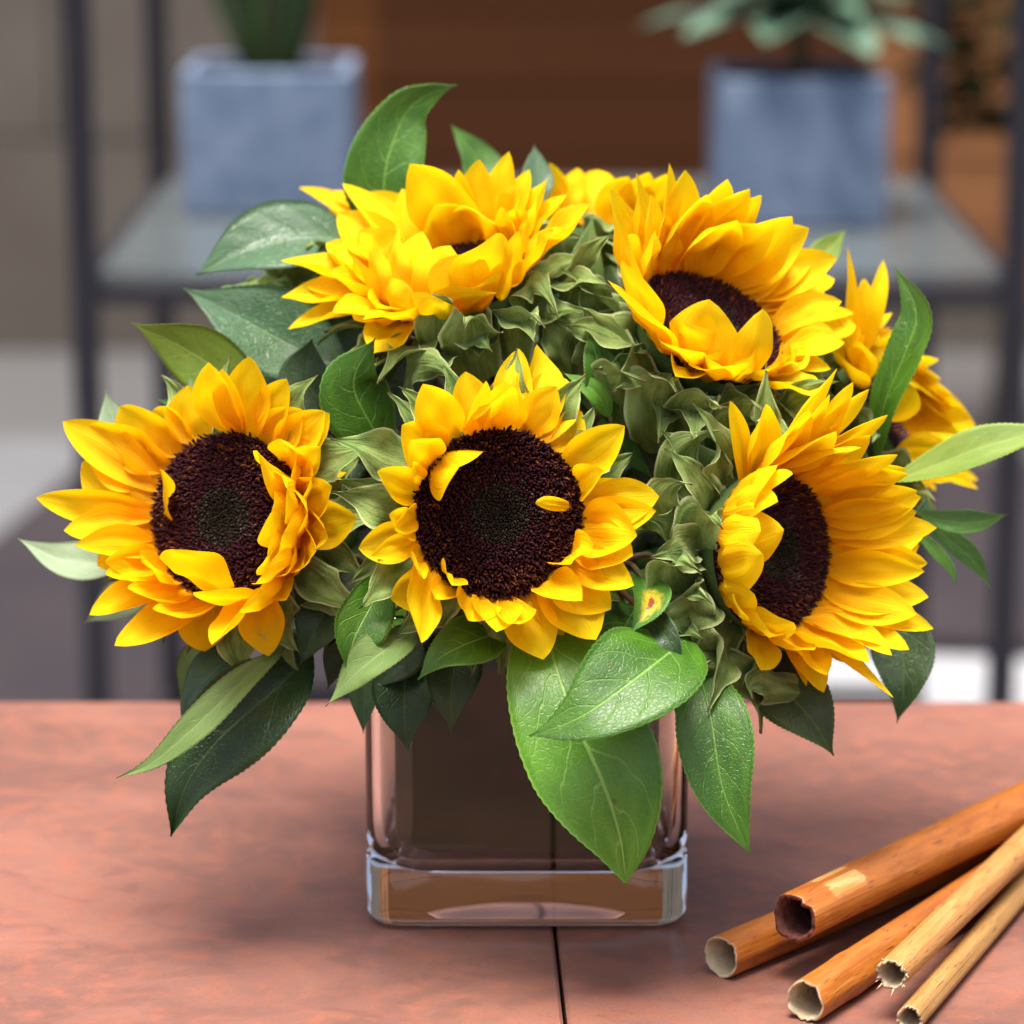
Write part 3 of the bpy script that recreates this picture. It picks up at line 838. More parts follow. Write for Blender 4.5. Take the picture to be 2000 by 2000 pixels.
VCEN = Vector((VCX, VCY, 0))
def sunflower(cx, cy, d, nrm, Rpx, petals, label, seed, mat=PETAL, dome=0.005, bracts=(), nbr=24, blen=0.029, ruf=0.30,
              filler=0, foot=(0, 0), fill_L=0.030, fl_e=(15, 55), N=4000, keep=-2, xb=()):
    rs = random.Random(seed)
    C = P(cx, cy, d); n = cv(nrm); R = Rpx / FPX * d
    u = (UP - n * UP.dot(n)).normalized(); r = u.cross(n).normalized()
    if r.dot(RIGHT) < 0: r = -r
    root = empty('sunflower', C - n * 0.016); tag(root, label, 'sunflower', 'sunflowers in the glass vase')
    # receptacle + stem
    V = []; F = []; nn = 28
    for q, h in ((1.0, -0.001), (0.99, -0.005), (0.94, -0.009), (0.75, -0.014), (0.42, -0.018), (0.16, -0.022)):
        for k in range(nn):
            a = 2 * math.pi * k / nn
            V.append(C + (r * math.cos(a) + u * math.sin(a)) * R * q + n * h)
    for i in range(5):
        for k in range(nn):
            a_ = i * nn + k; b_ = i * nn + (k + 1) % nn
            F.append((a_, a_ + nn, b_ + nn, b_))
    F.append(tuple(range(5 * nn, 6 * nn)))
    mesh('receptacle', V, F, CALYX, root)
    ft = VCEN + Vector((foot[0], foot[1], 0.036))
    mouth = VCEN + Vector((foot[0] * 0.9 + 0.012 * (C.x > VCX) - 0.006, foot[1] * 0.9, 0.125))
    sp = spline([C - n * 0.018, C - n * 0.034, (C - n * 0.05).lerp(mouth, 0.6), mouth, ft], 18)
    v, f = tube_geo(sp, [0.0046] * len(sp), 10)
    mesh('stem', v, f, STEM, root)
    # disc
    V = [C + n * (dome - .003 - 0.0008)]; F = []; rings = 8
    for i in range(1, rings + 1):
        q = i / rings
        for k in range(nn):
            a = 2 * math.pi * k / nn
            h = dome * (1 - q ** 2.4) - 0.0030 * math.exp(-(q / 0.25) ** 2) - 0.0006
            V.append(C + (r * math.cos(a) + u * math.sin(a)) * R * 1.01 * q + n * h)
    for k in range(nn): F.append((0, 1 + k, 1 + (k + 1) % nn))
    for i in range(rings - 1):
        for k in range(nn):
            a_ = 1 + i * nn + k; b_ = 1 + i * nn + (k + 1) % nn
            F.append((a_, a_ + nn, b_ + nn, b_))
    disc = mesh('disc', V, F, DISC, root)
    v, f, c_ = floret_geo(C, n, r, u, R * 1.0, dome, N, rs)
    tag(mesh('florets', v, f, FLORET, disc, smooth=False, col=c_), kind='stuff')
    disc.children[0].matrix_parent_inverse = (Matrix.Translation(root.matrix_world.translation * 0) if False else Matrix.Identity(4))
    disc.children[0].matrix_parent_inverse = Matrix.Identity(4)
    # petals
    Lset = [0.024, 0.028, 0.032, 0.036, 0.040]
    for p in petals:
        th, tx, ty, wpx = p[:4]; bend = p[4] if len(p) > 4 else rs.uniform(2, 26); lift = p[5] if len(p) > 5 else 0
        a = R_(th); rad = r * math.cos(a) + u * math.sin(a); sref = u * math.cos(a) - r * math.sin(a)
        hb = rs.uniform(-.002, .0015)
        B = C + rad * R * rs.uniform(0.96, 1.02) + n * hb
        best = None
        for L in Lset:
            for e in range(-40, 121, 5):
                dd = rad * math.cos(R_(e)) + n * math.sin(R_(e))
                q = B + dd * L; x_, y_, dq = proj(q)
                sc = math.hypot(x_ - tx, y_ - ty) + abs(L - 0.032) * 900 + abs(e - 35) * 0.25
                if best is None or sc < best[0]: best = (sc, e, L, dq)
        _, e, L, dq = best
        T = P(tx, ty, dq - lift)
        L2 = (T - B).length
        if e > 70 and len(p) < 5: bend = -rs.uniform(15, 45)
        eb = R_(e + bend)
        dirc = rad * math.cos(eb) + n * math.sin(eb)
        C1 = B.lerp(T, 0.5) * 0.55 + (B + dirc * L2 * 0.5) * 0.45
        v, f, uv_ = petal_geo(B, C1, T, wpx / FPX * d, sref, rs.uniform(0.10, 0.24), rs)
        mesh('petal', v, f, mat, root, uv=uv_)
    for i in range(filler):
        a = 2 * math.pi * (i + rs.uniform(-.3, .3)) / filler; rad = r * math.cos(a) + u * math.sin(a); sref = u * math.cos(a) - r * math.sin(a)
        if rad.dot(RIGHT) < keep: continue
        B = C + rad * R * 1.0 - n * 0.002; e = R_(rs.uniform(*fl_e)); L = fill_L * rs.uniform(0.8, 1.1)
        T = B + (rad * math.cos(e) + n * math.sin(e)) * L + sref * rs.uniform(-.005, .005)
        C1 = B + (rad * math.cos(e + .35) + n * math.sin(e + .35)) * L * 0.5
        v, f, uv_ = petal_geo(B, C1, T, rs.uniform(.012, .017), sref, rs.uniform(.1, .24), rs)
        mesh('petal', v, f, mat, root, uv=uv_)
    for pts, wpx in xb:
        ps = [P(*p) for p in pts]
        tm = (ps[-1] - ps[0]).normalized(); sref = tm.cross(BACK).normalized()
        v, f, uv_ = bract_geo(*ps, wpx / FPX * d, sref, rs, 0.34 * rs.uniform(.7, 1.2), nu=36, nv=12)
        mesh('bract', v, f, BRACT, root, uv=uv_)
    # bracts, two rows behind the petals
    for row in (0, 1):
        for i in range(nbr // 2):
            th = 360 * (i + 0.5 * row + rs.uniform(-.2, .2)) / (nbr // 2)
            a = R_(th); rad = r * math.cos(a) + u * math.sin(a); sref = u * math.cos(a) - r * math.sin(a)
            L = blen * rs.uniform(0.85, 1.2)
            B = C + rad * R * (0.97 if row == 0 else 0.80) + n * (-0.009 if row == 0 else -0.014)
            C1 = B + (rad * 0.75 + n * (0.35 if row == 0 else 0.05)).normalized() * L * 0.30
            C2 = C1 + (rad * 0.75 + n * rs.uniform(0.10, 0.50) + sref * rs.uniform(-.35, .35)).normalized() * L * 0.45
            T = C2 + (rad * 1.0 + n * rs.uniform(-1.0, 0.05) + sref * rs.uniform(-.7, .7)).normalized() * L * rs.uniform(.34, .55)
            v, f, uv_ = bract_geo(B, C1, C2, T, blen * rs.uniform(.50, .66), sref, rs, ruf * rs.uniform(.5, 1.2))
            mesh('bract', v, f, BRACT, root, uv=uv_)
    return root

F1 = [(75, 488, 696, 85), (85, 408, 708, 85), (82, 434, 720, 60), (62, 560, 740, 70), (45, 634, 803, 75), (30, 690, 896, 55), (25, 503, 881, 72, 40),
      (20, 626, 873, 62), (-3, 530, 1000, 105, 45), (-8, 641, 1049, 75), (8, 648, 950, 85), (-22, 522, 1086, 95, 45), (-28, 593, 1104, 75), (-42, 559, 1172, 60),
      (-62, 414, 1259, 75), (-68, 378, 1157, 62), (-92, 335, 1073, 112, 20), (-112, 224, 1261, 75), (-128, 175, 1201, 70), (-138, 207, 1123, 55),
      (-132, 275, 1080, 65), (-155, 147, 1065, 62), (-150, 205, 1097, 60), (-165, 262, 1085, 85, 30), (-170, 125, 1036, 75), (178, 71, 972, 62),
      (168, 160, 903, 112), (158, 123, 823, 80), (150, 168, 834, 112), (138, 233, 795, 115), (128, 300, 800, 90), (172, 246, 937, 42, 50), (178, 313, 916, 46, 60),
      (-100, 300, 1190, 70), (-120, 250, 1150, 70), (55, 590, 800, 80), (-50, 470, 1190, 75), (12, 560, 955, 90), (-12, 552, 1045, 95), (-34, 508, 1128, 90), (18, 612, 925, 88), (-16, 618, 1075, 90), (36, 575, 880, 85), (2, 600, 1000, 95), (-30, 560, 1120, 80)]
F2 = [(80, 1013, 681, 68), (65, 1048, 673, 72), (60, 1104, 739, 98), (48, 1136, 804, 55), (35, 1220, 832, 78), (28, 1192, 872, 98, 30), (16, 1178, 919, 60, 40),
      (5, 1287, 970, 82), (-3, 1281, 998, 72), (-12, 1244, 1046, 102), (-18, 1236, 1085, 92), (-35, 1158, 1074, 72, 40), (-32, 1238, 1143, 72), (-40, 1193, 1190, 98),
      (-55, 1164, 1249, 102), (-72, 1061, 1288, 92), (-58, 1137, 1173, 72, 40), (-85, 1013, 1218, 68), (-96, 970, 1234, 84), (-108, 915, 1212, 80), (-145, 823, 1255, 90, 5),
      (-152, 826, 1128, 48), (-132, 882, 1143, 58, 40), (-165, 724, 1087, 42), (180, 770, 1035, 48), (165, 737, 921, 62), (160, 806, 901, 34), (142, 897, 912, 112, 70),
      (135, 785, 830, 88), (122, 826, 750, 82), (110, 949, 744, 48), (100, 1001, 755, 88), (90, 985, 745, 85), (4, 1046, 981, 24, 12, .006), (-172, 760, 1005, 55), (145, 800, 860, 70), (-120, 850, 1170, 55)]
F3 = [(62, 1753, 888, 62), (50, 1774, 926, 58), (35, 1792, 959, 64), (28, 1798, 971, 78), (15, 1829, 1031, 64), (8, 1809, 1037, 84), (-5, 1811, 1100, 70), (-12, 1805, 1116, 64),
      (-22, 1813, 1166, 88), (-40, 1823, 1228, 58), (-48, 1776, 1269, 74), (-55, 1742, 1280, 64), (-65, 1745, 1363, 36), (-68, 1697, 1294, 88), (-78, 1614, 1319, 88),
      (-82, 1575, 1340, 32), (-105, 1486, 1309, 78), (-120, 1506, 1236, 92), (-110, 1550, 1216, 92), (-150, 1473, 1160, 74), (-140, 1448, 1191, 64), (175, 1531, 1035, 88),
      (-170, 1490, 1083, 92), (150, 1519, 980, 64), (165, 1486, 1037, 92), (130, 1548, 926, 70), (140, 1506, 930, 112), (122, 1426, 783, 46), (110, 1496, 789, 78),
      (95, 1633, 843, 84), (90, 1666, 746, 74), (85, 1682, 874, 64), (80, 1697, 760, 64), (72, 1734, 810, 64), (97, 1635, 719, 48), (20, 1790, 1000, 80), (0, 1795, 1065, 85), (42, 1770, 915, 75), (-30, 1790, 1200, 75), (-60, 1650, 1270, 85), (-90, 1590, 1270, 80),
      (105, 1580, 800, 85), (100, 1620, 770, 75), (68, 1700, 850, 80)]
F4 = [(185, 549, 509, 78), (195, 549, 581, 84), (205, 563, 643, 64), (160, 660, 416, 94), (150, 669, 358, 58), (140, 718, 376, 94), (210, 643, 532, 94), (225, 732, 483, 88),
      (200, 781, 447, 98), (248, 825, 452, 122), (220, 652, 612, 64), (232, 692, 625, 88), (250, 729, 690, 96), (100, 801, 320, 122), (75, 994, 296, 78), (85, 936, 311, 84), (92, 896, 331, 64),
      (68, 1034, 331, 64), (55, 1070, 349, 94), (20, 1154, 398, 82), (50, 981, 403, 64), (40, 1025, 407, 94), (310, 968, 456, 112), (340, 1010, 452, 84), (282, 972, 572, 76, 40), (170, 700, 450, 95),
      (180, 640, 480, 95), (120, 760, 400, 100), (215, 690, 500, 95), (0, 1080, 450, 85), (240, 780, 470, 95), (192, 600, 560, 85), (238, 760, 600, 95), (110, 850, 400, 100), (62, 1010, 360, 90), (80, 900, 400, 100), (268, 880, 480, 112), (296, 935, 500, 100), (255, 800, 560, 100), (275, 870, 590, 90)]
F5 = [(140, 1191, 369, 98), (125, 1243, 338, 94), (115, 1307, 319, 58), (120, 1300, 420, 94), (105, 1338, 332, 88), (90, 1421, 350, 108), (80, 1464, 369, 84), (75, 1487, 381, 64),
      (62, 1547, 423, 112), (52, 1580, 446, 94), (40, 1634, 504, 84), (18, 1667, 611, 64), (8, 1671, 636, 94), (28, 1630, 545, 84), (-35, 1622, 721, 48), (-42, 1572, 719, 94), (-20, 1618, 678, 84),
      (-84, 1490, 604, 92), (-128, 1385, 585, 118), (-118, 1335, 632, 80), (-97, 1365, 698, 64, 40), (212, 1187, 547, 88), (150, 1280, 450, 84), (165, 1225, 460, 90), (98, 1380, 380, 100), (85, 1440, 430, 100), (68, 1510, 440, 100), (45, 1590, 500, 95), (130, 1270, 380, 90),
      (30, 1610, 570, 85), (-5, 1630, 650, 85), (-55, 1530, 690, 80), (190, 1215, 510, 85), (-112, 1345, 712, 84, 30), (-132, 1292, 668, 92, 25), (205, 1228, 600, 84, 20), (-85, 1425, 715, 70, 30), (-62, 1500, 720, 80, 30), (-50, 1545, 705, 80)]
F6 = [(115, 1725, 508, 78), (95, 1742, 611, 64), (132, 1655, 483, 44), (60, 1833, 702, 94), (50, 1837, 740, 94), (30, 1872, 793, 84), (15, 1899, 818, 84), (5, 1912, 850, 84), (-30, 1910, 938, 48),
      (-60, 1825, 959, 48), (80, 1770, 650, 90), (105, 1700, 600, 95), (120, 1670, 600, 90), (110, 1715, 570, 90), (40, 1860, 770, 90), (20, 1880, 850, 90), (-10, 1890, 880, 80), (140, 1640, 620, 90), (90, 1740, 640, 80), (70, 1800, 720, 90), (150, 1620, 680, 80), (125, 1690, 545, 100), (120, 1645, 600, 110), (100, 1722, 650, 110), (85, 1752, 700, 110), (62, 1800, 760, 105), (45, 1852, 800, 100), (-20, 1870, 900, 70), (10, 1860, 830, 90)]
F8 = [(120, 1075, 318, 60), (108, 1128, 328, 64), (98, 1168, 332, 80), (80, 1228, 345, 70), (68, 1268, 336, 70), (58, 1312, 338, 60), (90, 1200, 350, 80), (45, 1330, 380, 60), (135, 1070, 370, 70)]
F9 = [(118, 585, 366, 42), (100, 622, 374, 44), (85, 670, 362, 46), (70, 700, 400, 60), (130, 590, 430, 50)]

X4 = [([(868, 735, 1.205), (845, 660, 1.190), (850, 560, 1.183), (885, 590, 1.172)], 84),
      ([(940, 745, 1.200), (905, 680, 1.182), (935, 570, 1.176), (905, 640, 1.160)], 124),
      ([(1005, 720, 1.205), (985, 650, 1.187), (1000, 560, 1.185), (1065, 640, 1.168)], 92),
      ([(1045, 610, 1.205), (1010, 560, 1.193), (1040, 490, 1.193), (1092, 625, 1.180)], 84),
      ([(1108, 735, 1.205), (1100, 680, 1.195), (1080, 640, 1.193), (1066, 585, 1.195)], 66),
      ([(790, 765, 1.200), (800, 690, 1.185), (850, 700, 1.178), (905, 750, 1.172)], 62),
      ([(1120, 560, 1.215), (1130, 500, 1.205), (1165, 480, 1.20), (1195, 455, 1.205)], 46)]
X5 = [([(1225, 830, 1.200), (1200, 760, 1.180), (1165, 700, 1.175), (1262, 745, 1.165)], 112),
      ([(1300, 885, 1.200), (1265, 800, 1.175), (1290, 690, 1.170), (1322, 765, 1.155)], 126),
      ([(1378, 890, 1.195), (1345, 830, 1.172), (1345, 730, 1.168), (1408, 800, 1.155)], 118),
      ([(1445, 870, 1.200), (1425, 820, 1.180), (1440, 750, 1.178), (1488, 800, 1.165)], 96),
      ([(1235, 760, 1.205), (1195, 690, 1.188), (1170, 625, 1.186), (1135, 600, 1.180)], 92),
      ([(1200, 650, 1.215), (1165, 600, 1.200), (1165, 545, 1.200), (1120, 555, 1.195)], 78),
      ([(1260, 800, 1.205), (1235, 740, 1.186), (1215, 670, 1.186), (1265, 690, 1.172)], 90),
      ([(1175, 780, 1.210), (1160, 720, 1.198), (1135, 660, 1.198), (1180, 640, 1.190)], 78),
      ([(1530, 800, 1.200), (1550, 770, 1.188), (1580, 750, 1.185), (1640, 745, 1.185)], 50),
      ([(1160, 700, 1.222), (1140, 640, 1.212), (1130, 560, 1.210), (1150, 500, 1.212)], 80)]
X3 = [([(1345, 985, 1.190), (1290, 930, 1.168), (1330, 850, 1.160), (1412, 840, 1.158)], 84),
      ([(1345, 1075, 1.185), (1285, 1020, 1.160), (1270, 930, 1.156), (1352, 945, 1.148)], 104),
      ([(1375, 1110, 1.178), (1340, 1030, 1.155), (1370, 960, 1.152), (1412, 1035, 1.145)], 96),
      ([(1385, 1200, 1.182), (1300, 1160, 1.156), (1275, 1040, 1.152), (1372, 1120, 1.140)], 126),
      ([(1395, 1260, 1.182), (1320, 1210, 1.160), (1320, 1120, 1.156), (1392, 1180, 1.146)], 104),
      ([(1430, 1320, 1.186), (1335, 1290, 1.162), (1290, 1190, 1.160), (1382, 1255, 1.148)], 128),
      ([(1490, 1340, 1.186), (1430, 1320, 1.170), (1370, 1260, 1.165), (1345, 1310, 1.160)], 90),
      ([(1425, 900, 1.190), (1390, 860, 1.172), (1395, 790, 1.170), (1440, 795, 1.165)], 66),
      ([(1560, 1345, 1.190), (1500, 1340, 1.176), (1450, 1310, 1.172), (1470, 1365, 1.168)], 76)]
sunflower(972, 1003, 1.155, (.16, -.02, .98), 165, F2, 'sunflower facing straight out of the front of the bouquet, whole round dark disc showing', 21, PETAL, foot=(0.0, -.02), filler=6, fill_L=.022, fl_e=(0, 30))
sunflower(447, 1010, 1.190, (-.40, .03, .91), 163, F1, 'deep golden sunflower hanging over the vase side opposite the canes', 22, PETAL_O, foot=(-.02, 0), ruf=.26, filler=6, fill_L=.024, fl_e=(0, 30))
sunflower(1503, 1078, 1.180, (.68, .0, .73), 155, F3, 'profile sunflower on the cane side with ruffled green bracts at its back', 23, PETAL, foot=(.02, 0), filler=14, blen=.031, ruf=.30, nbr=24, keep=-.1, xb=X3)
sunflower(885, 555, 1.215, (-.24, .84, .48), 138, F4, 'sunflower opening upwards at the bouquet top with its disc almost hidden by petals', 24, PETAL, foot=(-.01, .015), filler=8, fl_e=(25, 60), blen=.030, ruf=.30, xb=X4)
sunflower(1383, 645, 1.205, (.38, .68, .62), 148, F5, 'tall upper sunflower tipped up beneath a cube pot, half its disc hidden by front petals', 25, PETAL, foot=(.015, .015), filler=10, fl_e=(25, 55), blen=.031, ruf=.30, nbr=24, xb=X5)
sunflower(1715, 810, 1.285, (.80, .48, .12), 140, F6, 'partly hidden sunflower at the bouquet edge behind an upright dark leaf', 26, PETAL, foot=(.025, .02), filler=10, N=800)
sunflower(1190, 490, 1.320, (.05, .80, -.25), 140, F8, 'sunflower at the rear with only its petal tips showing between two upper sunflowers', 27, PETAL_O, foot=(0, .03), N=500)
sunflower(660, 500, 1.310, (-.25, .80, -.2), 130, F9, 'sunflower at the rear with three petal tips showing above a glossy leaf', 28, PETAL_O, foot=(-.02, .03), N=500)

# ------------------------------------------------------------------ leafy sprigs
def leaf(parent, pts, wpx, face, top, seed, fold=0.12, cup=0.0, wav=0.05, pk=0.42, roll=0.0, ac=1.45, twist=0.0):
    """pts: picture points of the midrib with their distance from the lens, base to tip."""
    rs = random.Random(seed)
    ctr = [P(*p) for p in pts]
    nu, nv = 64, 12
    cl = resample(spline(ctr, 120), nu)
    dm = sum(p[2] for p in pts) / len(pts)
    wid = wpx / FPX * dm
    nref = cv(face)
    ph = rs.uniform(0, 6.28); ph2 = rs.uniform(0, 6.28)
    top_v = []; bot_v = []; UVs = []
    for i in range(nu + 1):
        x = i / nu
        p = cl[i]
        t = (cl[min(i + 1, nu)] - cl[max(i - 1, 0)]).normalized()
        s = t.cross(nref); s = s.normalized() if s.length > 0.02 else t.orthogonal().normalized()
        s = Quaternion(t, roll + twist * (x - .3)) @ s
        m = s.cross(t)
        if x < pk: ww = math.sin((x / pk) * math.pi / 2) ** 0.75
        else:
            g = 1 - (x - pk) / (1 - pk); ww = 0.90 * math.sin(g * math.pi / 2) ** ac + 0.10 * g
        ww = wid * max(ww, 0.02)
        saw = 0.00028 * (1 if i % 2 else -0.4) * min(1, ww / (wid * .3))
        for j in range(nv + 1):
            v = -1 + 2 * j / nv
            av = abs(v)
            off = s * (ww * v * 0.5 + (saw * (1 if v > 0 else -1) if av > 0.99 else 0))
            h = fold * ww * av + cup * ww * v * v + wav * wid * av * math.sin(x * 9 + (ph if v > 0 else ph2)) * min(1, x * 4) * (1 - x * .5)
            h += 0.012 * wid * math.sin(x * 34 - av * 9) * av * (1 - av)
            q = p + off + m * h
            top_v.append(q + m * 0.00016); bot_v.append(q - m * 0.00016); UVs.append((x, j / nv))
    nV = len(top_v)
    F = grid_faces(nu, nv, 0) + grid_faces(nu, nv, nV, True)
    nf = nu * nv
    mi = [0] * nf + [1] * nf
    def rimq(a, b): F.append((a, b, b + nV, a + nV)); mi.append(0)
    for i in range(nu):
        rimq(i * (nv + 1), (i + 1) * (nv + 1)); rimq(i * (nv + 1) + nv, (i + 1) * (nv + 1) + nv)
    tm, um = top if isinstance(top, tuple) else (LEAF[top], UNDER)
    o = mesh('leaf', top_v + bot_v, F, [tm, um], parent, uv=UVs + UVs, midx=mi)
    return o, cl[0], (cl[0] - cl[3]).normalized()

def sprig(label, leaves, seed, foot=(0, 0), hub=None):
    root = empty('leafy_sprig', (0, 0, 0)); tag(root, label, 'foliage', 'leafy sprigs in the glass vase')
    bases = []
    mouth = VCEN + Vector((foot[0], foot[1], 0.122))
    for k, lf in enumerate(leaves):
        kw = lf[4] if len(lf) > 4 else {}
        o, b, back = leaf(root, lf[0], lf[1], lf[2], lf[3], seed * 50 + k, **kw)
        bases.append((b, back))
    mean = sum((b for b, _ in bases), Vector()) / len(bases)
    hubp = P(*hub) if hub else mean.lerp(mouth + Vector((0, 0, 0.03)), 0.5)
    gs = []
    sp = spline([mouth + Vector((0, 0, -0.088)), mouth, hubp], 12)
    gs.append(tube_geo(sp, [0.0021] * 13, 7))
    for b, back in bases:
        sp = spline([hubp, hubp.lerp(b + back * 0.012, .75), b], 8)
        gs.append(tube_geo(sp, [0.0017 - 0.00009 * i for i in range(9)], 6))
    v, f = join(gs)
    mesh('twig', v, f, TWIG, root)
    # move the root to the sprig's foot while the parts stay put
    loc = mouth + Vector((0, 0, -0.088))
    root.location = loc
    for c in root.children: c.matrix_parent_inverse = Matrix.Translation(-loc)
    return root

und = lambda k: (LEAF[k], UNDER)
PL = (LEAF['pale'], LEAF['pale']); YL = (LEAF['yel'], LEAF['yel'])
sprig('sprig with a tall leaf curling over at its tip, rising above the bouquet', [
    ([(755, 470, 1.275), (752, 340, 1.27), (790, 225, 1.27), (842, 182, 1.265), (892, 166, 1.255)], 158, (-.15, .25, .95), 'mid', dict(pk=.30, fold=.12, wav=.02, twist=.9)),
    ([(965, 370, 1.33), (935, 320, 1.335), (905, 275, 1.335), (881, 242, 1.335)], 95, (.3, .5, .8), 'mid', dict(pk=.3)),
    ([(1052, 400, 1.29), (1048, 335, 1.295), (1043, 284, 1.30)], 62, (.2, .3, .9), 'blue'),
    ([(880, 400, 1.27), (850, 370, 1.28), (815, 345, 1.28)], 75, (0, .6, .7), 'blue'),
    ], 1, (-.01, .02))
sprig('sprig whose three broad leaves fan out beneath the upward-opening sunflower, top one glossy', [
    ([(690, 470, 1.265), (600, 462, 1.262), (490, 485, 1.258), (382, 536, 1.255)], 172, (-.1, .50, .85), 'blue', dict(pk=.45, wav=.03)),
    ([(680, 720, 1.245), (580, 680, 1.25), (465, 618, 1.25), (358, 563, 1.25)], 185, (-.1, .42, .9), 'blue', dict(pk=.45, wav=.02, fold=.16)),
    ([(510, 800, 1.235), (450, 740, 1.232), (360, 680, 1.228), (259, 631, 1.22)], 128, (.30, -.3, .9), YL, dict(pk=.48, wav=.02, fold=.08)),
    ], 2, (-.02, .01))
sprig('sprig with long dark drooping leaves and a pale twisted one below the golden sunflower', [
    ([(610, 1275, 1.20), (540, 1345, 1.192), (430, 1440, 1.185), (365, 1530, 1.183), (334, 1632, 1.185)], 178, (.2, .42, .88), 'dark', dict(pk=.42, wav=.16, fold=.10, ac=1.2)),
    ([(560, 1262, 1.19), (480, 1325, 1.178), (385, 1415, 1.17), (300, 1488, 1.17), (228, 1520, 1.175)], 66, (-.2, .2, .95), (UNDER, LEAF['mid']), dict(pk=.5, wav=.08)),
    ([(665, 1120, 1.20), (630, 1200, 1.185), (585, 1300, 1.182)], 125, (.1, .4, .9), 'dark', dict(wav=.1)),
    ([(715, 1110, 1.20), (680, 1190, 1.188), (640, 1270, 1.182)], 105, (-.1, .4, .9), 'olive', dict(wav=.1)),
    ([(430, 1240, 1.235), (385, 1305, 1.235), (352, 1375, 1.235)], 85, (-.2, .2, .95), (UNDER, UNDER)),
    ([(500, 1250, 1.205), (420, 1310, 1.20), (370, 1370, 1.20), (355, 1420, 1.20)], 95, (-.2, .6, .75), 'blue'),
    ], 3, (-.035, -.02))
sprig('sprig of pale leaves poking out around the deep golden sunflower', [
    ([(250, 1100, 1.225), (180, 1100, 1.225), (110, 1090, 1.225), (35, 1052, 1.225)], 88, (-.1, .5, .85), PL, dict(pk=.4, wav=.03)),
    ([(300, 1140, 1.235), (230, 1175, 1.235), (165, 1217, 1.235)], 85, (-.2, .1, .95), PL),
    ([(250, 900, 1.235), (225, 830, 1.235), (205, 762, 1.235)], 90, (.1, .1, .95), PL, dict(pk=.3)),
    ([(400, 850, 1.225), (378, 790, 1.225), (371, 735, 1.225)], 36, (.1, .1, .95), PL),
    ([(410, 860, 1.235), (350, 800, 1.235), (310, 780, 1.235)], 60, (.1, .3, .95), 'mid'),
    ], 4, (-.03, .0))
sprig('sprig with one upright leaf wedged between the deep golden and front sunflowers', [
    ([(770, 900, 1.20), (725, 830, 1.192), (690, 745, 1.185), (733, 660, 1.18)], 150, (.25, .2, .93), 'mid', dict(pk=.50, fold=-.08, wav=.02)),
    ([(740, 850, 1.225), (765, 790, 1.22), (800, 740, 1.215)], 80, (-.2, .3, .9), 'dark'),
    ([(640, 800, 1.235), (600, 740, 1.235), (610, 660, 1.235)], 120, (-.1, .3, .9), 'dark'),
    ], 5, (-.015, -.01))
sprig('sprig with small bright serrated leaves in the middle beneath the upper sunflowers', [
    ([(1195, 830, 1.19), (1180, 760, 1.185), (1165, 700, 1.183), (1150, 652, 1.19)], 82, (.35, .1, .92), 'mid', dict(pk=.5)),
    ([(1192, 815, 1.185), (1160, 765, 1.18), (1098, 727, 1.18)], 46, (-.2, .55, .8), 'lime'),
    ([(1320, 960, 1.235), (1270, 900, 1.23), (1215, 828, 1.225)], 110, (.2, .3, .9), 'olive'),
    ([(1200, 830, 1.205), (1225, 880, 1.20), (1275, 935, 1.20)], 46, (.2, .4, .85), 'mid'),
    ([(1125, 760, 1.24), (1120, 640, 1.24), (1140, 520, 1.235), (1158, 420, 1.235)], 85, (.3, .1, .9), (UNDER, UNDER), dict(pk=.6)),
    ([(1090, 720, 1.25), (1095, 620, 1.25), (1100, 540, 1.25)], 90, (.1, .2, .9), 'blue'),
    ], 6, (.01, -.01))
sprig('sprig with a twisting dark upright leaf and a long yellow-green leaf with brown spot', [
    ([(1712, 900, 1.245), (1728, 790, 1.235), (1768, 690, 1.23), (1790, 610, 1.23), (1747, 517, 1.235)], 82, (-.55, .1, .8), 'mid', dict(pk=.62, fold=.10, wav=.02)),
    ([(1740, 940, 1.225), (1830, 908, 1.22), (1930, 870, 1.215), (2090, 830, 1.21)], 86, (.15, .55, .8), YL, dict(pk=.5, wav=.02)),
    ([(1580, 530, 1.30), (1615, 490, 1.30), (1652, 449, 1.30)], 58, (0, .4, .9), YL),
    ], 7, (.03, .01))
sprig('sprig of narrow pointed leaves beside the profile sunflower', [
    ([(1790, 1000, 1.23), (1850, 1018, 1.225), (1910, 1020, 1.225), (1968, 1004, 1.225)], 52, (.1, .45, .85), 'mid', dict(pk=.55)),
    ([(1800, 1010, 1.235), (1860, 1060, 1.235), (1905, 1100, 1.235), (1935, 1147, 1.235)], 50, (.1, .4, .85), 'mid', dict(pk=.5)),
    ([(1790, 1040, 1.225), (1830, 1080, 1.225), (1856, 1110, 1.225), (1868, 1147, 1.225)], 28, (.2, .3, .9), 'mid', dict(pk=.4)),
    ([(1790, 1060, 1.24), (1800, 1010, 1.24), (1812, 968, 1.24)], 46, (.2, .3, .9), 'blue'),
    ], 8, (.03, .0), hub=(1700, 1050, 1.235))
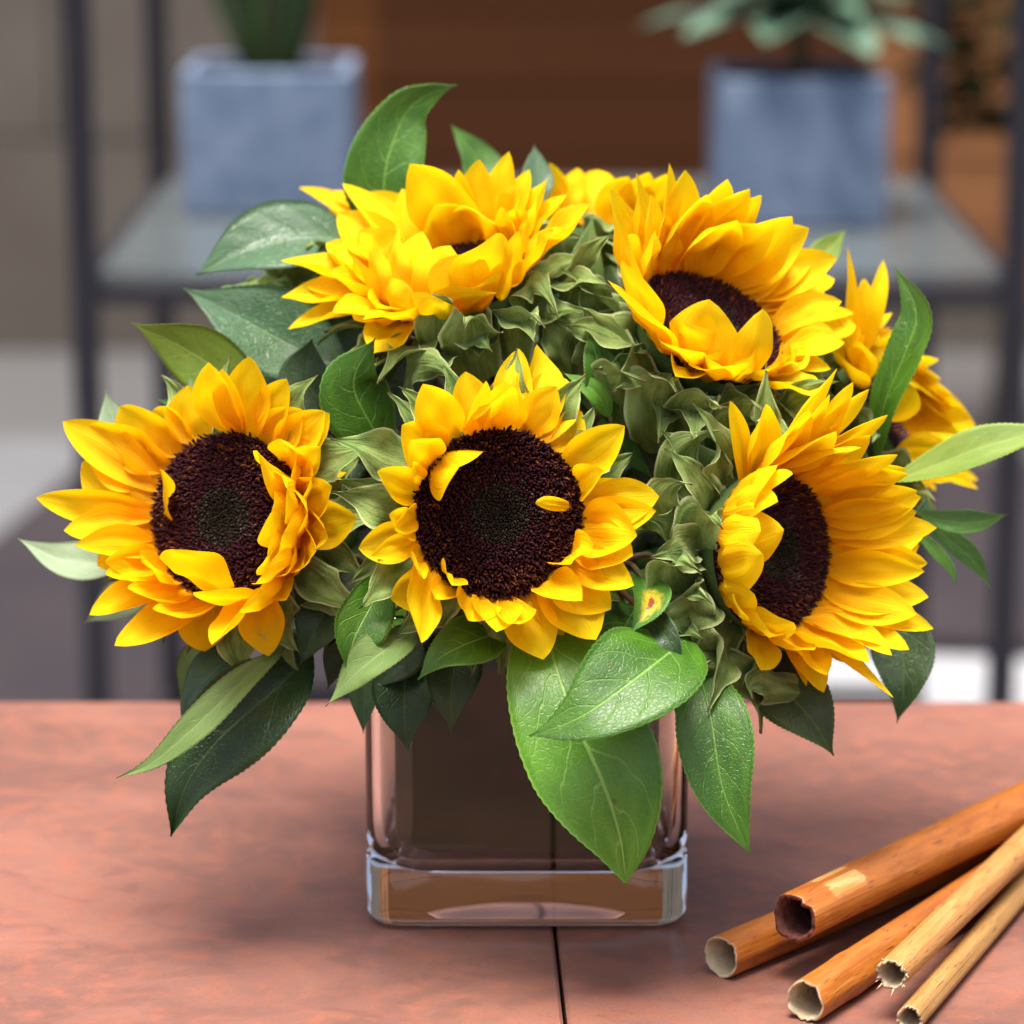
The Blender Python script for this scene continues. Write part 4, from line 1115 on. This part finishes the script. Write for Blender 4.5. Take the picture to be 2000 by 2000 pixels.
sprig('sprig with dark olive leaves drooping under the profile sunflower on the cane side', [
    ([(1440, 1280, 1.20), (1510, 1330, 1.192), (1580, 1400, 1.186), (1628, 1476, 1.186)], 150, (-.1, .62, .75), 'olive', dict(pk=.50, wav=.03)),
    ([(1720, 1190, 1.24), (1760, 1260, 1.235), (1765, 1340, 1.23), (1752, 1412, 1.23)], 125, (-.1, .3, .93), 'dark', dict(pk=.40)),
    ([(1360, 1290, 1.175), (1388, 1400, 1.158), (1412, 1540, 1.15), (1464, 1668, 1.15)], 150, (.05, .22, .97), 'mid', dict(pk=.45, wav=.03, fold=.10, ac=1.1)),
    ([(1400, 1240, 1.21), (1440, 1300, 1.21), (1470, 1350, 1.215)], 90, (0, .5, .8), 'dark'),
    ], 9, (.035, -.02))
sprig('sprig with the largest bright green leaf hanging down over the vase front', [
    ([(1055, 1170, 1.175), (1085, 1300, 1.150), (1125, 1410, 1.140), (1180, 1535, 1.136), (1212, 1640, 1.138), (1222, 1724, 1.142)], 256, (-.05, .30, .95), 'lime', dict(pk=.60, wav=.025, fold=.05, ac=.95)),
    ([(1345, 1245, 1.155), (1275, 1300, 1.130), (1170, 1378, 1.118), (1100, 1416, 1.118), (1034, 1438, 1.122)], 215, (-.1, .42, .9), 'mid', dict(pk=.42, wav=.02, fold=.08, ac=1.25)),
    ([(1280, 1110, 1.195), (1240, 1190, 1.176), (1190, 1270, 1.152), (1150, 1340, 1.142)], 145, (.1, .5, .85), 'mid', dict(pk=.45)),
    ([(1255, 1130, 1.16), (1265, 1180, 1.145), (1232, 1238, 1.14)], 80, (.2, .4, .88), 'spot', dict(pk=.45, cup=.2)),
    ([(1250, 1190, 1.155), (1305, 1250, 1.142), (1332, 1322, 1.14)], 60, (-.3, .3, .9), 'dark', dict(pk=.4)),
    ([(1310, 1200, 1.19), (1330, 1290, 1.185), (1320, 1400, 1.18)], 110, (0, .3, .9), 'dark'),
    ], 10, (.01, -.04))
sprig('sprig with dark pointed leaves and a ruffled bright one hanging below the front sunflower', [
    ([(760, 1120, 1.17), (720, 1190, 1.155), (690, 1250, 1.15), (676, 1312, 1.15)], 108, (.45, .4, .8), 'mid', dict(pk=.62, fold=.15)),
    ([(815, 1225, 1.165), (745, 1275, 1.150), (690, 1320, 1.148), (636, 1380, 1.15)], 92, (.35, .75, .55), (UNDER, LEAF['mid']), dict(pk=.45, wav=.14)),
    ([(980, 1235, 1.17), (920, 1255, 1.155), (860, 1285, 1.148), (816, 1328, 1.146)], 115, (.1, .55, .83), 'mid', dict(pk=.42)),
    ([(890, 1240, 1.185), (885, 1310, 1.172), (880, 1370, 1.166), (883, 1434, 1.166)], 112, (.05, .3, .95), 'olive', dict(pk=.45)),
    ([(800, 1270, 1.19), (790, 1340, 1.180), (790, 1400, 1.176), (797, 1468, 1.176)], 125, (-.05, .45, .9), 'dark', dict(pk=.45)),
    ([(710, 1280, 1.195), (712, 1340, 1.19), (709, 1433, 1.187)], 66, (-.1, .3, .93), 'dark', dict(pk=.4)),
    ([(800, 1230, 1.185), (775, 1290, 1.18), (735, 1345, 1.178)], 100, (.1, .4, .9), 'dark'),
    ([(690, 1220, 1.20), (660, 1290, 1.20), (640, 1345, 1.20)], 70, (-.1, .4, .9), 'olive'),
    ], 11, (-.015, -.04))
# inner foliage that closes the gaps between the flower heads
rs = random.Random(5); inner = []
for (x, y, d, w_) in ((700, 950, 1.235, 150), (780, 720, 1.25, 150), (880, 700, 1.25, 130), (1000, 660, 1.26, 140), (1100, 640, 1.27, 130), (1180, 600, 1.27, 130), (1250, 800, 1.26, 160), (1330, 900, 1.25, 150),
                      (1280, 1050, 1.235, 150), (1320, 1150, 1.22, 150), (720, 1100, 1.225, 150), (650, 1180, 1.22, 150), (560, 700, 1.26, 140), (900, 1230, 1.21, 150), (1080, 1180, 1.205, 140), (1180, 900, 1.24, 150),
                      (1500, 800, 1.25, 150), (1400, 1250, 1.22, 150), (560, 1230, 1.215, 140), (1000, 1210, 1.21, 150), (820, 1180, 1.215, 140), (1600, 700, 1.27, 140), (700, 820, 1.25, 150), (1240, 700, 1.26, 130), (1220, 1080, 1.23, 140), (950, 760, 1.285, 240), (1100, 820, 1.285, 240), (1330, 880, 1.29, 240), (1240, 760, 1.295, 230), (1450, 760, 1.29, 230), (800, 800, 1.285, 240), (680, 700, 1.29, 230), (1560, 720, 1.295, 200), (640, 900, 1.28, 230), (1300, 1150, 1.28, 240), (700, 1150, 1.28, 230), (1000, 640, 1.29, 230), (1150, 1000, 1.28, 240), (900, 900, 1.28, 240), (1400, 1200, 1.28, 220), (600, 1050, 1.28, 200), (1180, 560, 1.30, 200)):
    a = rs.uniform(0, 6.28); L = rs.uniform(100, 170) if d < 1.275 else 300
    dx, dy = math.cos(a) * L, math.sin(a) * L
    inner.append(([(x - dx / 2, y - dy / 2, d + .02), (x, y, d), (x + dx / 2, y + dy / 2, d + .005)], w_, (rs.uniform(-.4, .4), rs.uniform(0, .6), .9), rs.choice(['dark', 'olive', 'dark', 'mid'])))
sprig('dark leafy sprig filling the bouquet core between the sunflower heads', inner, 12, (0, 0), hub=(1000, 1050, 1.262))
